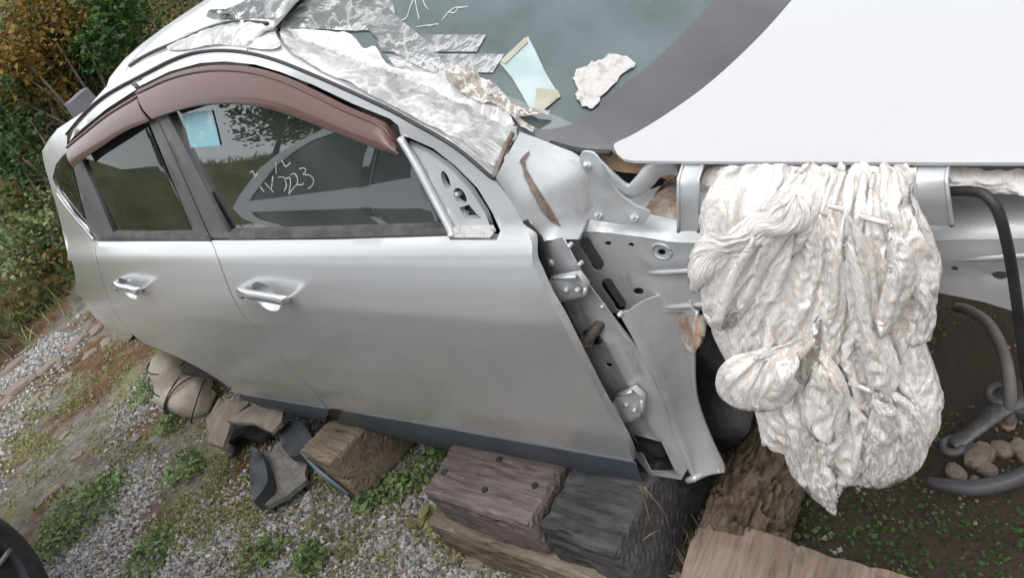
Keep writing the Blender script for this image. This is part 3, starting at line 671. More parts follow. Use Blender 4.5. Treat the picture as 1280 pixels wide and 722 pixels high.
# hinge bracket bolted to the rail, hinge arm
bk = cr([(725, 194), (730, 190), (741, 193), (752, 206), (762, 226), (775, 244), (792, 256), (808, 262), (813, 266), (808, 276), (800, 281), (770, 278), (735, 274), (733, 269), (742, 256), (736, 244), (737, 230), (733, 218), (727, 206)], 3, True)
plane_panel('hinge_bracket', bk, 1, -.735, M['primer'], car, thick=.005, step=.008, reg='bracket', curve=lambda x, z: -.05*max(0, .985-z)**1.15-.010*math.exp(-((x+.43)/.02)**2)*(z > .98)+.004*N.noise(V((x*25, z*25, 4))))
bb = bvh_of('bracket')
for x, y in ((748, 268), (793, 271), (734, 206)):
    h = bb.ray_cast(CAM, ray(x, y)); q = h[0] if h[0] else pt(x, y, 1, -.76)
    mesh_obj('bracket_bolt', *lathe_mesh([(0, .008), (.004, .008), (.0052, .006), (.0055, .002), (.009, .0015), (.009, -.002)], q, (0, -.8, .5), 6 if x > 740 else 14), M['primer'], car, smooth=x < 740)
tube('hinge_arm', [pt(x, y, 1, c) for x, y, c in [(727, 195, -.73), (742, 203, -.728), (760, 220, -.725), (778, 235, -.72), (792, 238, -.715), (806, 226, -.71), (820, 211, -.70), (846, 206, -.69)]], [.011, .013, .013, .013, .014, .015, .016, .016], M['primer'], car, 12, ell=(.5, 1.15), n=5, label='grey cranked bonnet hinge arm')
# rail brackets for the missing fender
def fbr(x0, y0, x1, y1, sk=0):
    cols = []; yy = np.linspace(y0, y1, 12)
    A = [pt(x0+sk*(y-y0)/(y1-y0), y, 1, YR-.020-.012*min(1, (y-y0)/30)) for y in yy]; B = [pt(x1+sk*(y-y0)/(y1-y0), y, 1, YR-.020-.012*min(1, (y-y0)/30)) for y in yy]
    A[0] += V((0, .03, .005)); B[0] += V((0, .03, .005))
    b = loft('fender_bracket', A, B, M['primer'], car, n=12, m=6, bulge=-.003, thick=.004, towards=(0, -1, .2))
    for E_ in (A, B): tube('bracket_flange', E_, .003, M['primer'], b, 6, n=1)
    return b
fbr(848, 217, 873, 290); fbr(1141, 219, 1182, 283, 8)
# ---- hinge pillar, flange, wiring boot, hinges
M['pillar_paint'] = M['primer']
HP = -.788
plane_panel('hinge_pillar', [(648, 285), (664, 292), (688, 300), (703, 296), (731, 350), (764, 394), (801, 442), (829, 503), (840, 540), (860, 585), (853, 596), (812, 592), (784, 560), (754, 520), (720, 450), (690, 400), (660, 340)], 1, HP, M['primer'], car, thick=.004, step=.016, reg='hpillar', holes=[disc_pts(741, 421, 11, 9, 14), disc_pts(761, 456, 4.5, 3, 10), [(790, 542), (829, 548), (846, 586), (814, 588)]],
            curve=lambda x, z: .004*N.noise(V((x*18, z*9, 2)))-.010*math.exp(-((x+.47)/.012)**2)*(z < .72))
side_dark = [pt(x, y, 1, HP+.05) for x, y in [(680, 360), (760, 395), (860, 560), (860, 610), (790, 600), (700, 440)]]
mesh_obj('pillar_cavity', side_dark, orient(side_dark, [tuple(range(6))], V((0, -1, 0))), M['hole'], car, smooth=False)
# black strip along the door edge, standing in for the gap's shade
dg = [pt(x, y, 1, HP-.022) for x, y in [(652, 276), (664, 300), (670, 330), (690, 380), (720, 440), (750, 500), (785, 552)]]
loft('door_gap_strip', dg, [p+V((.028 if 0 < i < 6 else .012, .0, 0)) for i, p in enumerate(dg)], M['black'], car, n=30, m=3, bulge=.004, thick=.004, towards=(0, -1, 0))
RA = [pt(x, y, 1, HP) for x, y in [(774, 392), (801, 442), (829, 503), (840, 540), (861, 588), (868, 598)]]
RB = [pt(x, y, 1, -.745) for x, y in [(872, 388), (868, 445), (871, 498), (888, 545), (903, 577), (905, 586)]]
loft('pillar_flange', cr(RA, 5), cr(RB, 5), M['primer'], car, n=40, m=20, bulge=0, bdir=(0, 1, 0), towards=(.3, -1, 0), reg='flange', thick=.004, wob=.006, prof=lambda u, t: .05*4*t*(1-t)*(1-u**4)-.012*math.exp(-((t-.10)/.05)**2)-.010*math.exp(-((t-.93)/.04)**2)+.006*math.exp(-((t-.6)/.03)**2)*(u < .6))
tube('flange_lip', [p+V((0, -.002, 0)) for p in cr(RB, 4)], .004, M['primer'], car, 6, n=1)
drape('rust_patch', [(850, 392), (880, 390), (886, 400), (880, 425), (866, 446), (856, 432), (848, 412)], bvh_of('flange'), M['rusty'], car, step=5, off=.002, jag=2)
fb = [pt(853, 597, 1, HP), pt(900, 586, 1, -.745)]
tube('pillar_foot', [RA[-1]+V((-.02, 0, -.01)), pt(868, 597, 1, -.79), pt(884, 590, 1, -.76), RB[-1]], .008, M['primer'], car, 8)
bp = [pt(x, y, 1, HP-.034) for x, y in [(741, 421), (733, 427), (729, 436), (733, 453), (741, 470)]]
bp[0] += V((.012, .05, .012))
tube('wiring_boot', [bp[0]]+bp[1:], .011, M['boot'], car, 12, n=8, label='ribbed brown rubber wiring boot')
for p in resample(cr(bp, 5), 12):
    pass
for k, p in enumerate(resample(cr(bp[1:], 6), 9)):
    q = resample(cr(bp[1:], 6), 9); tdir = (q[min(k+1, 8)]-q[max(k-1, 0)]).normalized()
    a = tdir.orthogonal().normalized(); b_ = tdir.cross(a)
    vv, ff = tube_mesh([p+(a*math.cos(t)+b_*math.sin(t))*.012 for t in np.linspace(0, 2*math.pi, 17)], .003, 6, up=tdir); mesh_obj('boot_rib', vv, ff, M['boot'], car)
vv, ff = tube_mesh([pt(741, 421, 1, HP-.003)+V((math.cos(a)*.017, 0, math.sin(a)*.017)) for a in np.linspace(0, 2*math.pi, 21)], .004, 8, up=(0, 1, 0)); mesh_obj('grommet', vv, ff, M['black'], car)
def hinge(poly, bolts, nm):
    h = plane_panel('door_hinge', poly, 1, HP-.028, M['primer'], car, thick=.014, step=.012, curve=lambda x, z: -.006*math.sin(x*60), label=nm)
    for x, y in bolts: mesh_obj('hinge_bolt', *lathe_mesh([(0, .006), (.0042, .006), (.0055, .004), (.0055, -.003)], pt(x, y, 1, HP-.031), (0, -1, 0), 8), M['primer'], h)
    P = [pt(poly[0][0], poly[0][1], 1, HP-.032), pt(poly[-1][0], poly[-1][1], 1, HP-.032)]
    tube('hinge_knuckle', P, .008, M['primer'], h, 10, n=1)
    for e in (poly[1:3], poly[3:5]):
        tube('hinge_edge', [pt(x, y, 1, HP-.032) for x, y in e], .004, M['primer'], h, 6, n=1)
hinge([(684, 352), (690, 347), (720, 346), (732, 360), (730, 372), (704, 375), (694, 384)], [(708, 362), (722, 362)], 'grey pressed upper door hinge')
hinge([(763, 505), (772, 494), (790, 489), (802, 500), (803, 520), (790, 524), (776, 531)], [(783, 505), (793, 512)], 'grey pressed lower door hinge')
for x, y, r in ((687, 329, .012), (711, 308, .006), (724, 331, .006), (752, 384, .006), (672, 312, .007), (774, 394, .007)):
    c_ = HP-.002 if x < 715 else YR-.003
    mesh_obj('weld_stud', *lathe_mesh([(0, .003), (r*.4, .0025), (r*.75, 0), (r*.75, -.01)], pt(x, y, 1, HP-.003), (0, -1, .1), 12), M['primer'], car)
# pillar lower black block and dark inner wheelhouse
wh = [(868, 405), (900, 420), (925, 455), (946, 490), (945, 520), (925, 545), (895, 565), (880, 530), (866, 480)]
plane_panel('wheelhouse_liner', wh, 1, -.60, M['wh'] if 'wh' in M else M['black'], car, thick=.01, step=.03, curve=lambda x, z: .05*math.sin((x+z)*9)+.02*math.sin(z*40), smooth=True)
rbox('engine_crossmember', (-.42, .05, .47), (.10, 1.2, .12), M['hole'], car, .02)
# ================================================================== films, papers and writing on the car
top = bvh_of('ws', 'apillar', 'rail', 'roof', 'fdoor')
drape('plastic_film', cr([(352, 42), (400, 40), (440, 46), (455, 62), (470, 60), (490, 86), (540, 93), (575, 97), (600, 108), (625, 128), (640, 150), (645, 165), (636, 182), (622, 212), (608, 206), (580, 182), (552, 166), (520, 150), (498, 138), (470, 124), (440, 108), (405, 92), (385, 80), (362, 66)], 4, True), top, M['film'], None, step=2.6, off=.003, amp=.011, nsc=20,
      label='torn milky plastic film stuck along the windscreen pillar of the silver car', cat='plastic film')
drape('plastic_film', cr([(352, 30), (372, 12), (400, -6), (480, -6), (495, 20), (500, 34), (445, 40), (400, 38), (358, 42)], 3, True), top, M['film_thin'], None, step=4, off=.003, amp=.006, nsc=14,
      label='thin clear film smoothed over the upper corner of the windscreen', cat='plastic film')
drape('plastic_film', cr([(210, 62), (235, 45), (270, 32), (320, 27), (350, 30), (345, 45), (352, 60), (330, 64), (280, 57), (230, 64)], 3, True), top, M['film'], None, step=4, off=.005, amp=.006, nsc=14,
      label='whitish plastic film wrinkled along the roof rail of the silver car', cat='plastic film')
drape('plastic_film', cr([(262, 26), (300, 8), (345, -8), (372, -8), (366, 8), (345, 24), (300, 26)], 3, True), top, M['film_thin'], None, step=4, off=.005, amp=.014, nsc=16,
      label='loose creased film lying on the roof beside the windscreen', cat='plastic film')
drape('film_tangle', cr([(560, 96), (575, 88), (592, 92), (604, 102), (622, 112), (640, 132), (662, 140), (690, 146), (672, 152), (650, 148), (668, 166), (660, 168), (636, 146), (618, 136), (600, 132), (584, 124), (566, 112)], 3, True), top, M['film_tan'], None, step=2.5, off=.010, amp=.028, nsc=30, jag=1.5,
      label='frayed tan tangle of torn film at the foot of the windscreen', cat='plastic film')
# two thin strips shaped as a reflection on the glass, and a film smear
drape('pale_strip', [(470, 45), (608, 45), (596, 66), (478, 66)], bw, M['film_thin'], None, step=8, off=.004, label='upper pale strip across the windscreen, modelled in place of a reflection', cat='tape')
drape('pale_strip', [(482, 69), (631, 69), (616, 92), (500, 92)], bw, M['film_thin'], None, step=8, off=.004, label='lower pale strip across the windscreen, modelled in place of a reflection', cat='tape')
drape('pale_strip', cr([(440, 2), (470, 0), (505, 30), (540, 60), (560, 92), (545, 94), (500, 72), (462, 40)], 3, True), bw, M['film_thin'], None, step=8, off=.0065, label='hazy diagonal smear of film crossing the pale strips on the windscreen', cat='tape')
drape('pale_card', [(625, 80), (660, 47), (668, 62), (682, 92), (700, 122), (686, 132), (664, 140), (652, 118), (640, 98)], bw, M['paper'], None, step=6, off=.003, label='pale blue green card propped at the windscreen with a folded corner', cat='card')
drape('card_fold', [(671, 112), (697, 114), (701, 122), (680, 139), (669, 138)], bw, M['paperb'], None, step=6, off=.005, label='beige folded corner of paper on the pale card', cat='paper')
drape('paper_edge', [(626, 78), (657, 49), (660, 55), (632, 82)], bw, M['paperb'], None, step=6, off=.006, label='narrow yellowed paper edge along the pale card', cat='paper')
drape('paper_residue', cr([(716, 100), (722, 90), (735, 84), (742, 78), (752, 76), (765, 68), (778, 72), (793, 79), (787, 88), (770, 103), (752, 122), (742, 136), (728, 133), (720, 122), (722, 110)], 3, True), bw, M['white_res'], None, step=3, off=.004, amp=.004, nsc=60, jag=1.8, label='ragged white remains of a label torn off the windscreen', cat='label')
ribbon_strokes('pen_stroke', [[(518, -4), (513, 8), (508, 22), (500, 26)], [(519, 0), (521, 12), (524, 24)], [(528, -2), (531, 6), (535, 12)], [(552, 26), (560, 16), (568, 10), (577, 9)], [(560, 15), (568, 16), (572, 10)], [(573, 10), (585, 8)], [(520, 34), (532, 32), (548, 30)], [(535, 33), (545, 30)]], 1.8, bw, M['chalk'], ws)
bg_ = bvh_of('fglass')
ribbon_strokes('pen_stroke', [[(312, 216), (316, 214), (318, 219)], [(318, 222), (322, 216)], [(331, 228), (336, 234), (342, 240)], [(341, 220), (340, 230), (339, 237)], [(345, 203), (345, 212), (345, 217)],
    [(352, 200), (357, 208), (363, 203)], [(347, 222), (352, 221), (358, 223), (362, 222), (363, 230), (361, 242)], [(356, 224), (358, 232), (355, 239)], [(363, 219), (368, 217), (372, 224), (371, 231)], [(361, 243), (366, 236), (371, 231), (378, 231), (379, 228)],
    [(374, 211), (380, 210), (382, 214), (379, 218), (387, 219), (392, 225), (390, 232), (385, 236)], [(330, 240), (325, 233)]], 1.5, bg_, M['chalk'], fglass)
drape('window_sticker', [(229, 142), (266, 137), (271, 160), (277, 182), (240, 184), (235, 165)], bg_, M['cyan'], None, step=5, off=.003, jag=.8, label='faded cyan paper sticker on the front door window', cat='sticker')
# ================================================================== the hanging heap of plastic sheet
OUT = cr([(886, 232), (898, 216), (930, 208), (1000, 207), (1060, 206), (1125, 208), (1148, 224), (1140, 242), (1162, 280), (1172, 308), (1181, 340), (1166, 392), (1152, 402), (1156, 425), (1168, 450), (1179, 480), (1181, 500), (1166, 540), (1132, 568), (1106, 590), (1098, 596), (1062, 592), (1049, 617), (1030, 605), (1000, 577), (985, 556), (965, 551), (946, 545), (943, 505), (940, 480), (918, 470), (898, 440), (884, 405), (876, 370), (882, 330), (871, 290), (874, 250)], 3, True)
YB = -.80
BN = V((.22, -.93, .20)).normalized()
PXM = .00125
class Drape:
    """position-based cloth: a sheet larger than the space it hangs in, so it buckles into folds"""
    def __init__(s, outline, seed):
        s.o = np.array([(p[0], p[1]) for p in outline]); s.r = np.random.default_rng(seed)
        x0, y0 = s.o.min(0)-12; x1, y1 = s.o.max(0)+12; s.x0, s.y0 = x0, y0
        gx_, gy_ = np.meshgrid(np.arange(x0, x1, 2.), np.arange(y0, y1, 2.)); P = np.stack([gx_, gy_], -1)
        D = np.full(gx_.shape, 1e9); ins = np.zeros(gx_.shape, bool); n = len(s.o)
        for i in range(n):
            a, b = s.o[i], s.o[(i+1) % n]; d = b-a; t = np.clip(((P-a)@d)/max(1e-9, d@d), 0, 1); q = P-(a+t[..., None]*d); D = np.minimum(D, np.sqrt((q**2).sum(-1)))
            c = ((a[1] > gy_) != (b[1] > gy_)); xx = (b[0]-a[0])*(gy_-a[1])/((b[1]-a[1]) if b[1] != a[1] else 1e-9)+a[0]; ins ^= c & (gx_ < xx)
        s.sd = np.where(ins, D, -D); gy2, gx2 = np.gradient(s.sd, 2.); s.gx, s.gy = gx2, gy2
    def look(s, A, x, y):
        i = np.clip(((y-s.y0)/2).astype(int), 0, A.shape[0]-1); j = np.clip(((x-s.x0)/2).astype(int), 0, A.shape[1]-1); return A[i, j]
    def spans(s, ys):
        L, R = [], []
        for y in ys:
            i = int(np.clip((y-s.y0)/2, 0, s.sd.shape[0]-1)); js = np.where(s.sd[i] > 2)[0]
            if len(js) == 0: L.append(L[-1] if L else 1000); R.append(R[-1] if R else 1010); continue
            L.append(s.x0+2*js[0]); R.append(s.x0+2*js[-1])
        return np.array(L), np.array(R)
    def run(s, nu, nv, rx, ry, depth, iters, y0, y1, base=0., grav=.03, fan=0., bend=.35, top_open=True, lo=-5, dfac=.82):
        v_ = np.linspace(0, 1, nv); ys = y0+(y1-y0)*v_; L, R = s.spans(ys+(14*(1-v_)**4 if top_open else 0))
        for k in range(6):
            L[1:-1] = (L[:-2]+L[1:-1]+L[2:])/3; R[1:-1] = (R[:-2]+R[1:-1]+R[2:])/3
        if fan: L = L+(1080-L)*fan*(1-v_)**2.5; R = R+(1095-R)*fan*.6*(1-v_)**2.5
        u = np.linspace(0, 1, nu); X = L[:, None]+(R-L)[:, None]*u[None]; Y = np.repeat(ys[:, None], nu, 1)
        def env(x, y):
            e = np.clip(s.look(s.sd, x, y)/70., 0, 1); e = np.sqrt(np.maximum(0, 1-(1-e)**2)); t = np.clip((y-198)/70., 0, 1) if top_open else 1
            return e*(t*t*(3-2*t)*.85+.15 if top_open else 1)
        Z = base+env(X, Y)*depth*.6
        # seed: long folds down the sheet plus noise
        nz = s.r.normal(size=(nv//8+3, nu//4+3)); yy, xx = np.meshgrid(np.linspace(0, nv//8+1.9, nv), np.linspace(0, nu//4+1.9, nu), indexing='ij')
        i0, j0 = yy.astype(int), xx.astype(int); fy, fx = yy-i0, xx-j0
        Zn = (nz[i0, j0]*(1-fx)+nz[i0, j0+1]*fx)*(1-fy)+(nz[i0+1, j0]*(1-fx)+nz[i0+1, j0+1]*fx)*fy
        Z = Z+Zn*4
        Q = np.stack([X, Y, Z], -1); Q += s.r.normal(size=Q.shape)*.25
        W = float((R-L).mean())/(nu-1); H = (y1-y0)/(nv-1); rx = rx*W; ry = ry*H
        def vary(n, a):
            k = s.r.normal(size=n//5+4); q = np.linspace(0, n//5+2, n); return 1+a*np.clip(np.interp(q, np.arange(len(k)), k), -1.2, 1.6)
        rx = (rx*vary(nu, .33))[None, :, None]; ry = (ry*vary(nv, .05))[:, None, None]
        pin = Q[0].copy()
        iters, fine, ex = (iters, 0, 1) if not isinstance(iters, tuple) else iters
        def con(A, B, rest, k):
            d = B-A; l = np.sqrt((d**2).sum(-1, keepdims=True))+1e-9; c = d*((l-rest)/l*.5*k); A += c; B -= c
        for it in range(iters+fine):
            if it == iters:    # second pass on a finer sheet adds the small wrinkles
                def up(A, ax):
                    A = np.moveaxis(A, ax, 0); m = (A[:-1]+A[1:])/2
                    m[1:-1] = (-A[:-3]+9*A[1:-2]+9*A[2:-1]-A[3:])/16
                    o_ = np.empty((2*A.shape[0]-1,)+A.shape[1:]); o_[::2] = A; o_[1::2] = m; return np.moveaxis(o_, 0, ax)
                Q = up(up(Q, 0), 1); nv, nu = Q.shape[:2]; rx = up(rx, 1)*.5*ex; ry = up(ry, 0)*.5*(1+(ex-1)*.6); pin = Q[0].copy(); Q += s.r.normal(size=Q.shape)*.35; grav *= .5
            Q[..., 1] += grav
            for st in (0, 1):
                n_ = (nu-st)//2*2
                n_ = (nu-st)//2*2; con(Q[:, st:st+n_:2], Q[:, st+1:st+n_:2], rx[:, st:st+n_:2], .9)
                m_ = (nv-st)//2*2
                con(Q[st:st+m_:2], Q[st+1:st+m_:2], ry[st:st+m_:2], .9)
            dg = np.sqrt(rx[:, :-1]**2+ry**2)
            for st in (0, 1):
                k_ = Q[st:-1:2].shape[0]
                con(Q[st:-1:2, :-1], Q[st+1::2, 1:][:k_], dg[st:-1:2], .2); con(Q[st:-1:2, 1:], Q[st+1::2, :-1][:k_], dg[st:-1:2], .2)
            for st in range(4):
                for hop in (2,):
                    a, b = Q[:, st:-hop:4], Q[:, st+hop::4]; n_ = min(a.shape[1], b.shape[1]); con(a[:, :n_], b[:, :n_], hop*rx[:, st:-hop:4][:, :n_], bend)
                    a, b = Q[st:-hop:4], Q[st+hop::4]; n_ = min(a.shape[0], b.shape[0]); con(a[:n_], b[:n_], hop*ry[st:-hop:4][:n_], bend)
            sd = s.look(s.sd, Q[..., 0], Q[..., 1]); out = np.minimum(0, sd-1.5)
            Q[..., 0] -= out*s.look(s.gx, Q[..., 0], Q[..., 1])*.6; Q[..., 1] -= out*s.look(s.gy, Q[..., 0], Q[..., 1])*.6
            mx = base+env(Q[..., 0], Q[..., 1])*depth+5; mn = base+lo+env(Q[..., 0], Q[..., 1])*depth*dfac
            Q[..., 2] = np.where(Q[..., 2] > mx, mx+(Q[..., 2]-mx)*.4, Q[..., 2]); Q[..., 2] = np.where(Q[..., 2] < mn, mn+(Q[..., 2]-mn)*.4, Q[..., 2])
            Q[0] = Q[0]*.5+pin*.5
        return Q
def sheet_obj(name, Q, mat, parent=None, sc=1, **kw):
    nv, nu = Q.shape[:2]; vs_ = [pt(float(q[0]), float(q[1]), 1, YB)+BN*(float(q[2])*PXM) for q in Q.reshape(-1, 3)]
    f = [(i*nu+j, (i+1)*nu+j, (i+1)*nu+j+1, i*nu+j+1) for i in range(nv-1) for j in range(nu-1)]
    f = orient(vs_, f, V((0, -1, 0))); uv = [(j/nu*sc, i/nv*sc) for i in range(nv) for j in range(nu)]
    return mesh_obj(name, vs_, f, mat, parent, uv=uv, **kw)
rootp = pt(1030, 400, 1, YB); BT = M['bag_thin']
inner = Drape(OUT, 1).run(40, 52, 1.6, 1.06, 44, (110, 40, 1.12), 210, 606, base=-16, bend=.5)
bag = sheet_obj('plastic_sheet', inner, M['bag_inner'], None, label='big crumpled heap of translucent plastic sheet hanging over the apron rail', cat='plastic sheet', origin=rootp)
main = Drape(OUT, 2).run(68, 74, 1.8, 1.08, 66, (150, 60, 1.18), 212, 608, base=4, bend=.6, fan=.55)
sheet_obj('fold', main, M['bag'], bag)
def flap(poly, seed, nu, nv, rx, ry, depth, base, mat=None, y0=None, y1=None, iters=(120, 45, 1.12)):
    o = cr(poly, 3, True); ys = [p[1] for p in o]
    Q = Drape(o, seed).run(nu, nv, rx, ry, depth, iters, y0 or min(ys)+3, y1 or max(ys)-3, base=base, bend=.55, top_open=False, lo=-2)
    xs_ = [p[0] for p in o]; return sheet_obj('fold', Q, mat or M['bag'], bag, sc=(max(xs_)-min(xs_)+max(ys)-min(ys))/620)
flap([(1040, 244), (1076, 240), (1086, 320), (1070, 400), (1050, 440), (1022, 420), (1030, 330)], 31, 16, 40, 1.7, 1.05, 34, 40)
flap([(876, 262), (898, 222), (940, 212), (1000, 213), (1050, 226), (1010, 262), (975, 310), (950, 360), (915, 392), (884, 372), (882, 320)], 11, 30, 34, 1.6, 1.08, 46, 34)
flap([(985, 470), (1030, 440), (1052, 480), (1040, 530), (1050, 575), (1049, 614), (1030, 603), (1000, 574), (982, 540)], 10, 20, 34, 1.6, 1.06, 34, 40, BT)
flap([(1090, 404), (1140, 414), (1176, 462), (1180, 505), (1154, 552), (1105, 580), (1075, 560), (1072, 500)], 9, 24, 26, 1.5, 1.15, 46, 36, BT)
flap([(1060, 232), (1092, 232), (1098, 300), (1108, 370), (1132, 430), (1100, 462), (1072, 400), (1060, 320)], 7, 18, 44, 1.7, 1.05, 40, 52)
flap([(876, 394), (920, 380), (962, 398), (1005, 392), (1034, 358), (1036, 400), (1014, 446), (985, 476), (945, 480), (912, 468), (892, 438)], 5, 24, 20, 1.15, 1.6, 62, 44)
flap([(1100, 430), (1128, 420), (1140, 470), (1112, 512), (1084, 490)], 33, 14, 18, 1.5, 1.1, 30, 66, BT)
flap([(1112, 246), (1138, 220), (1160, 250), (1154, 300), (1130, 350), (1104, 388), (1094, 360), (1108, 300)], 6, 12, 30, 1.5, 1.05, 40, 56)
flap([(1150, 290), (1176, 320), (1180, 350), (1164, 395), (1130, 400), (1138, 340)], 34, 14, 20, 1.5, 1.1, 24, 44, BT)
flap([(878, 280), (930, 236), (1000, 218), (1090, 212), (1116, 230), (1060, 250), (1000, 260), (940, 288), (904, 316), (880, 336)], 8, 40, 14, 1.05, 1.7, 30, 62)
flap([(1030, 400), (1062, 392), (1078, 440), (1060, 500), (1030, 520), (1006, 470)], 35, 16, 24, 1.6, 1.06, 34, 54)
# wrap of film lying on the rail under the bonnet edge, running to the right
M['film_dark'] = M['bag']
def wrap(ptsr, hw, seed):
    ns, nw = 50, 14; vs_ = []; uv = []; P = resample(cr(ptsr, 6), ns)
    for i in range(ns):
        for j in range(nw+1):
            a = j/nw*2-1; x = P[i].x; y = P[i].y+a*hw*(1+.3*N.noise(V((i*.2, seed, 0))))
            y = max(y, 201)
            p = pt(x, y, 1, -.69); h = .03*max(0, 1-a*a)**.5+(.012*abs(N.noise(V((i*.10, a*1.5, seed))))+.006*abs(N.noise(V((i*.16, a*4, seed+4)))))*2
            vs_.append(p+V((0, -1, .1))*h); uv.append((i/25, a*.3))
    f = [(i*(nw+1)+j, (i+1)*(nw+1)+j, (i+1)*(nw+1)+j+1, i*(nw+1)+j+1) for i in range(ns-1) for j in range(nw)]
    mesh_obj('rolled_edge', vs_, orient(vs_, f, V((0, -1, 0))), M['bag'], bag, uv=uv)
wrap([(885, 222), (930, 214), (1000, 212), (1080, 212), (1150, 214)], 12, 1)
wrap([(1090, 214), (1160, 216), (1230, 220), (1300, 222)], 13, 5)
# cable hanging over the rail
tube('black_cable', [pt(1188, 239, 1, -.735), pt(1212, 239, 1, -.75), pt(1232, 244, 1, -.765), pt(1249, 268, 1, -.775), pt(1262, 320, 1, -.775), pt(1272, 385, 1, -.77), pt(1280, 450, 1, -.76), pt(1290, 520, 1, -.74), pt(1298, 590, 1, -.70), pt(1312, 660, 2, .012), pt(1360, 690, 2, .012)], .0068, M['black'], None, 10, label='black cable hanging over the apron rail beside the plastic sheet', cat='cable', origin=pt(1249, 268, 1, -.775))
# ================================================================== ground, bank, vegetation
def gh(x, y):
    """terrain height"""
    z = .02*N.noise(V((x*.7, y*.7, 0)))+.012*N.noise(V((x*2.5, y*2.5, 3)))-.012
    e = -6.75-x+.25*N.noise(V((y*.5, 1, 0)))
    if e > 0: z += .16*min(1, e/.25)+.0
    if e > .6: z += 3.3*(1-math.exp(-(e-.6)/3.6))*(1+.12*N.noise(V((x*.5, y*.5, 8))))+.1*N.noise(V((x*1.5, y*1.5, 2)))
    b = -7.5-y
    if b > 0: z = max(z, z*.3+7.5*(1-math.exp(-b/13)))
    f = y-7
    if f > 0 and x > -7: z += 2.5*(1-math.exp(-f/5))
    return z
m, t, b, o = new_mat('gravelly_soil'); M['ground'] = m
b.inputs['Roughness'].default_value = .95; b.inputs['Specular IOR Level'].default_value = .15
n1 = noise_node(t, 1.1, 8, .65); n2 = noise_node(t, 14, 8, .75); n3 = noise_node(t, .25, 3)
r1 = ramp(t, n1.outputs[0], [(.34, (.075, .05, .033)), (.45, (.17, .095, .06)), (.52, (.22, .20, .18)), (.60, (.26, .245, .23)), (.72, (.17, .13, .09))])
r2 = ramp(t, n2.outputs[0], [(.3, (.35, .34, .33)), (.7, (1.2, 1.2, 1.2))])
mu = nd(t, 'ShaderNodeMix'); mu.data_type = 'RGBA'; mu.blend_type = 'MULTIPLY'; mu.inputs[0].default_value = 1
t.links.new(r1.outputs[0], mu.inputs[6]); t.links.new(r2.outputs[0], mu.inputs[7])
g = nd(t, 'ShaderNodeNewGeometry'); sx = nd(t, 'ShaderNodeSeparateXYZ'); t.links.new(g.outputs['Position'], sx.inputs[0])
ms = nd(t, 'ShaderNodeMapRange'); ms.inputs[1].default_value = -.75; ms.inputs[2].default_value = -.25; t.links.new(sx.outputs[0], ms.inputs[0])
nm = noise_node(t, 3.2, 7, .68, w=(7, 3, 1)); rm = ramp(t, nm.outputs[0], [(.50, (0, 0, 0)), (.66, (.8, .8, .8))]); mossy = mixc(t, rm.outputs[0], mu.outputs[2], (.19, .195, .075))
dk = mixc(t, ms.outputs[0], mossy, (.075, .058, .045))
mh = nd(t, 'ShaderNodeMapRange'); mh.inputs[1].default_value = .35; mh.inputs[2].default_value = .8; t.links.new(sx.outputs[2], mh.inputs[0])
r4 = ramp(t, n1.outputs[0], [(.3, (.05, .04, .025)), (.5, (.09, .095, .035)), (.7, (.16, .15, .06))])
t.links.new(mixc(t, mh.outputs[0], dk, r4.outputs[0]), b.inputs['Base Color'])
bb1 = bump(t, b, n2.outputs[0], .9, .03)
# one sheet with fine cells near, coarse far
def axis(lo, hi, flo, fhi, fine, coarse_n):
    return sorted(set(list(np.round(np.arange(flo, fhi, fine), 3))+list(lo+(flo-lo)*(np.linspace(0, 1, coarse_n)**.45))+list(fhi+(hi-fhi)*(np.linspace(0, 1, coarse_n)**2.2))))
gx = axis(-60, 60, -12, 1.2, .07, 22); gy = axis(-60, 60, -2.4, 2.6, .07, 26)
v = []; nyy = len(gy)
for x in gx:
    for y in gy: v.append((float(x), float(y), gh(float(x), float(y))))
f = [(i*nyy+j, (i+1)*nyy+j, (i+1)*nyy+j+1, i*nyy+j+1) for i in range(len(gx)-1) for j in range(nyy-1)]
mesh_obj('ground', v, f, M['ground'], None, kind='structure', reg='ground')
# ---- gravel: loose chippings, one mass
ico_v = []; 
_t = (1+5**.5)/2
ico_v = np.array([(-1, _t, 0), (1, _t, 0), (-1, -_t, 0), (1, -_t, 0), (0, -1, _t), (0, 1, _t), (0, -1, -_t), (0, 1, -_t), (_t, 0, -1), (_t, 0, 1), (-_t, 0, -1), (-_t, 0, 1)])/1.902
ico_f = np.array([(0, 11, 5), (0, 5, 1), (0, 1, 7), (0, 7, 10), (0, 10, 11), (1, 5, 9), (5, 11, 4), (11, 10, 2), (10, 7, 6), (7, 1, 8), (3, 9, 4), (3, 4, 2), (3, 2, 6), (3, 6, 8), (3, 8, 9), (4, 9, 5), (2, 4, 11), (6, 2, 10), (8, 6, 7), (9, 8, 1)])
oct_v = np.array([(1, 0, 0), (-1, 0, 0), (0, 1, 0), (0, -1, 0), (0, 0, 1), (0, 0, -1.)]); oct_f = np.array([(0, 2, 4), (2, 1, 4), (1, 3, 4), (3, 0, 4), (2, 0, 5), (1, 2, 5), (3, 1, 5), (0, 3, 5)])
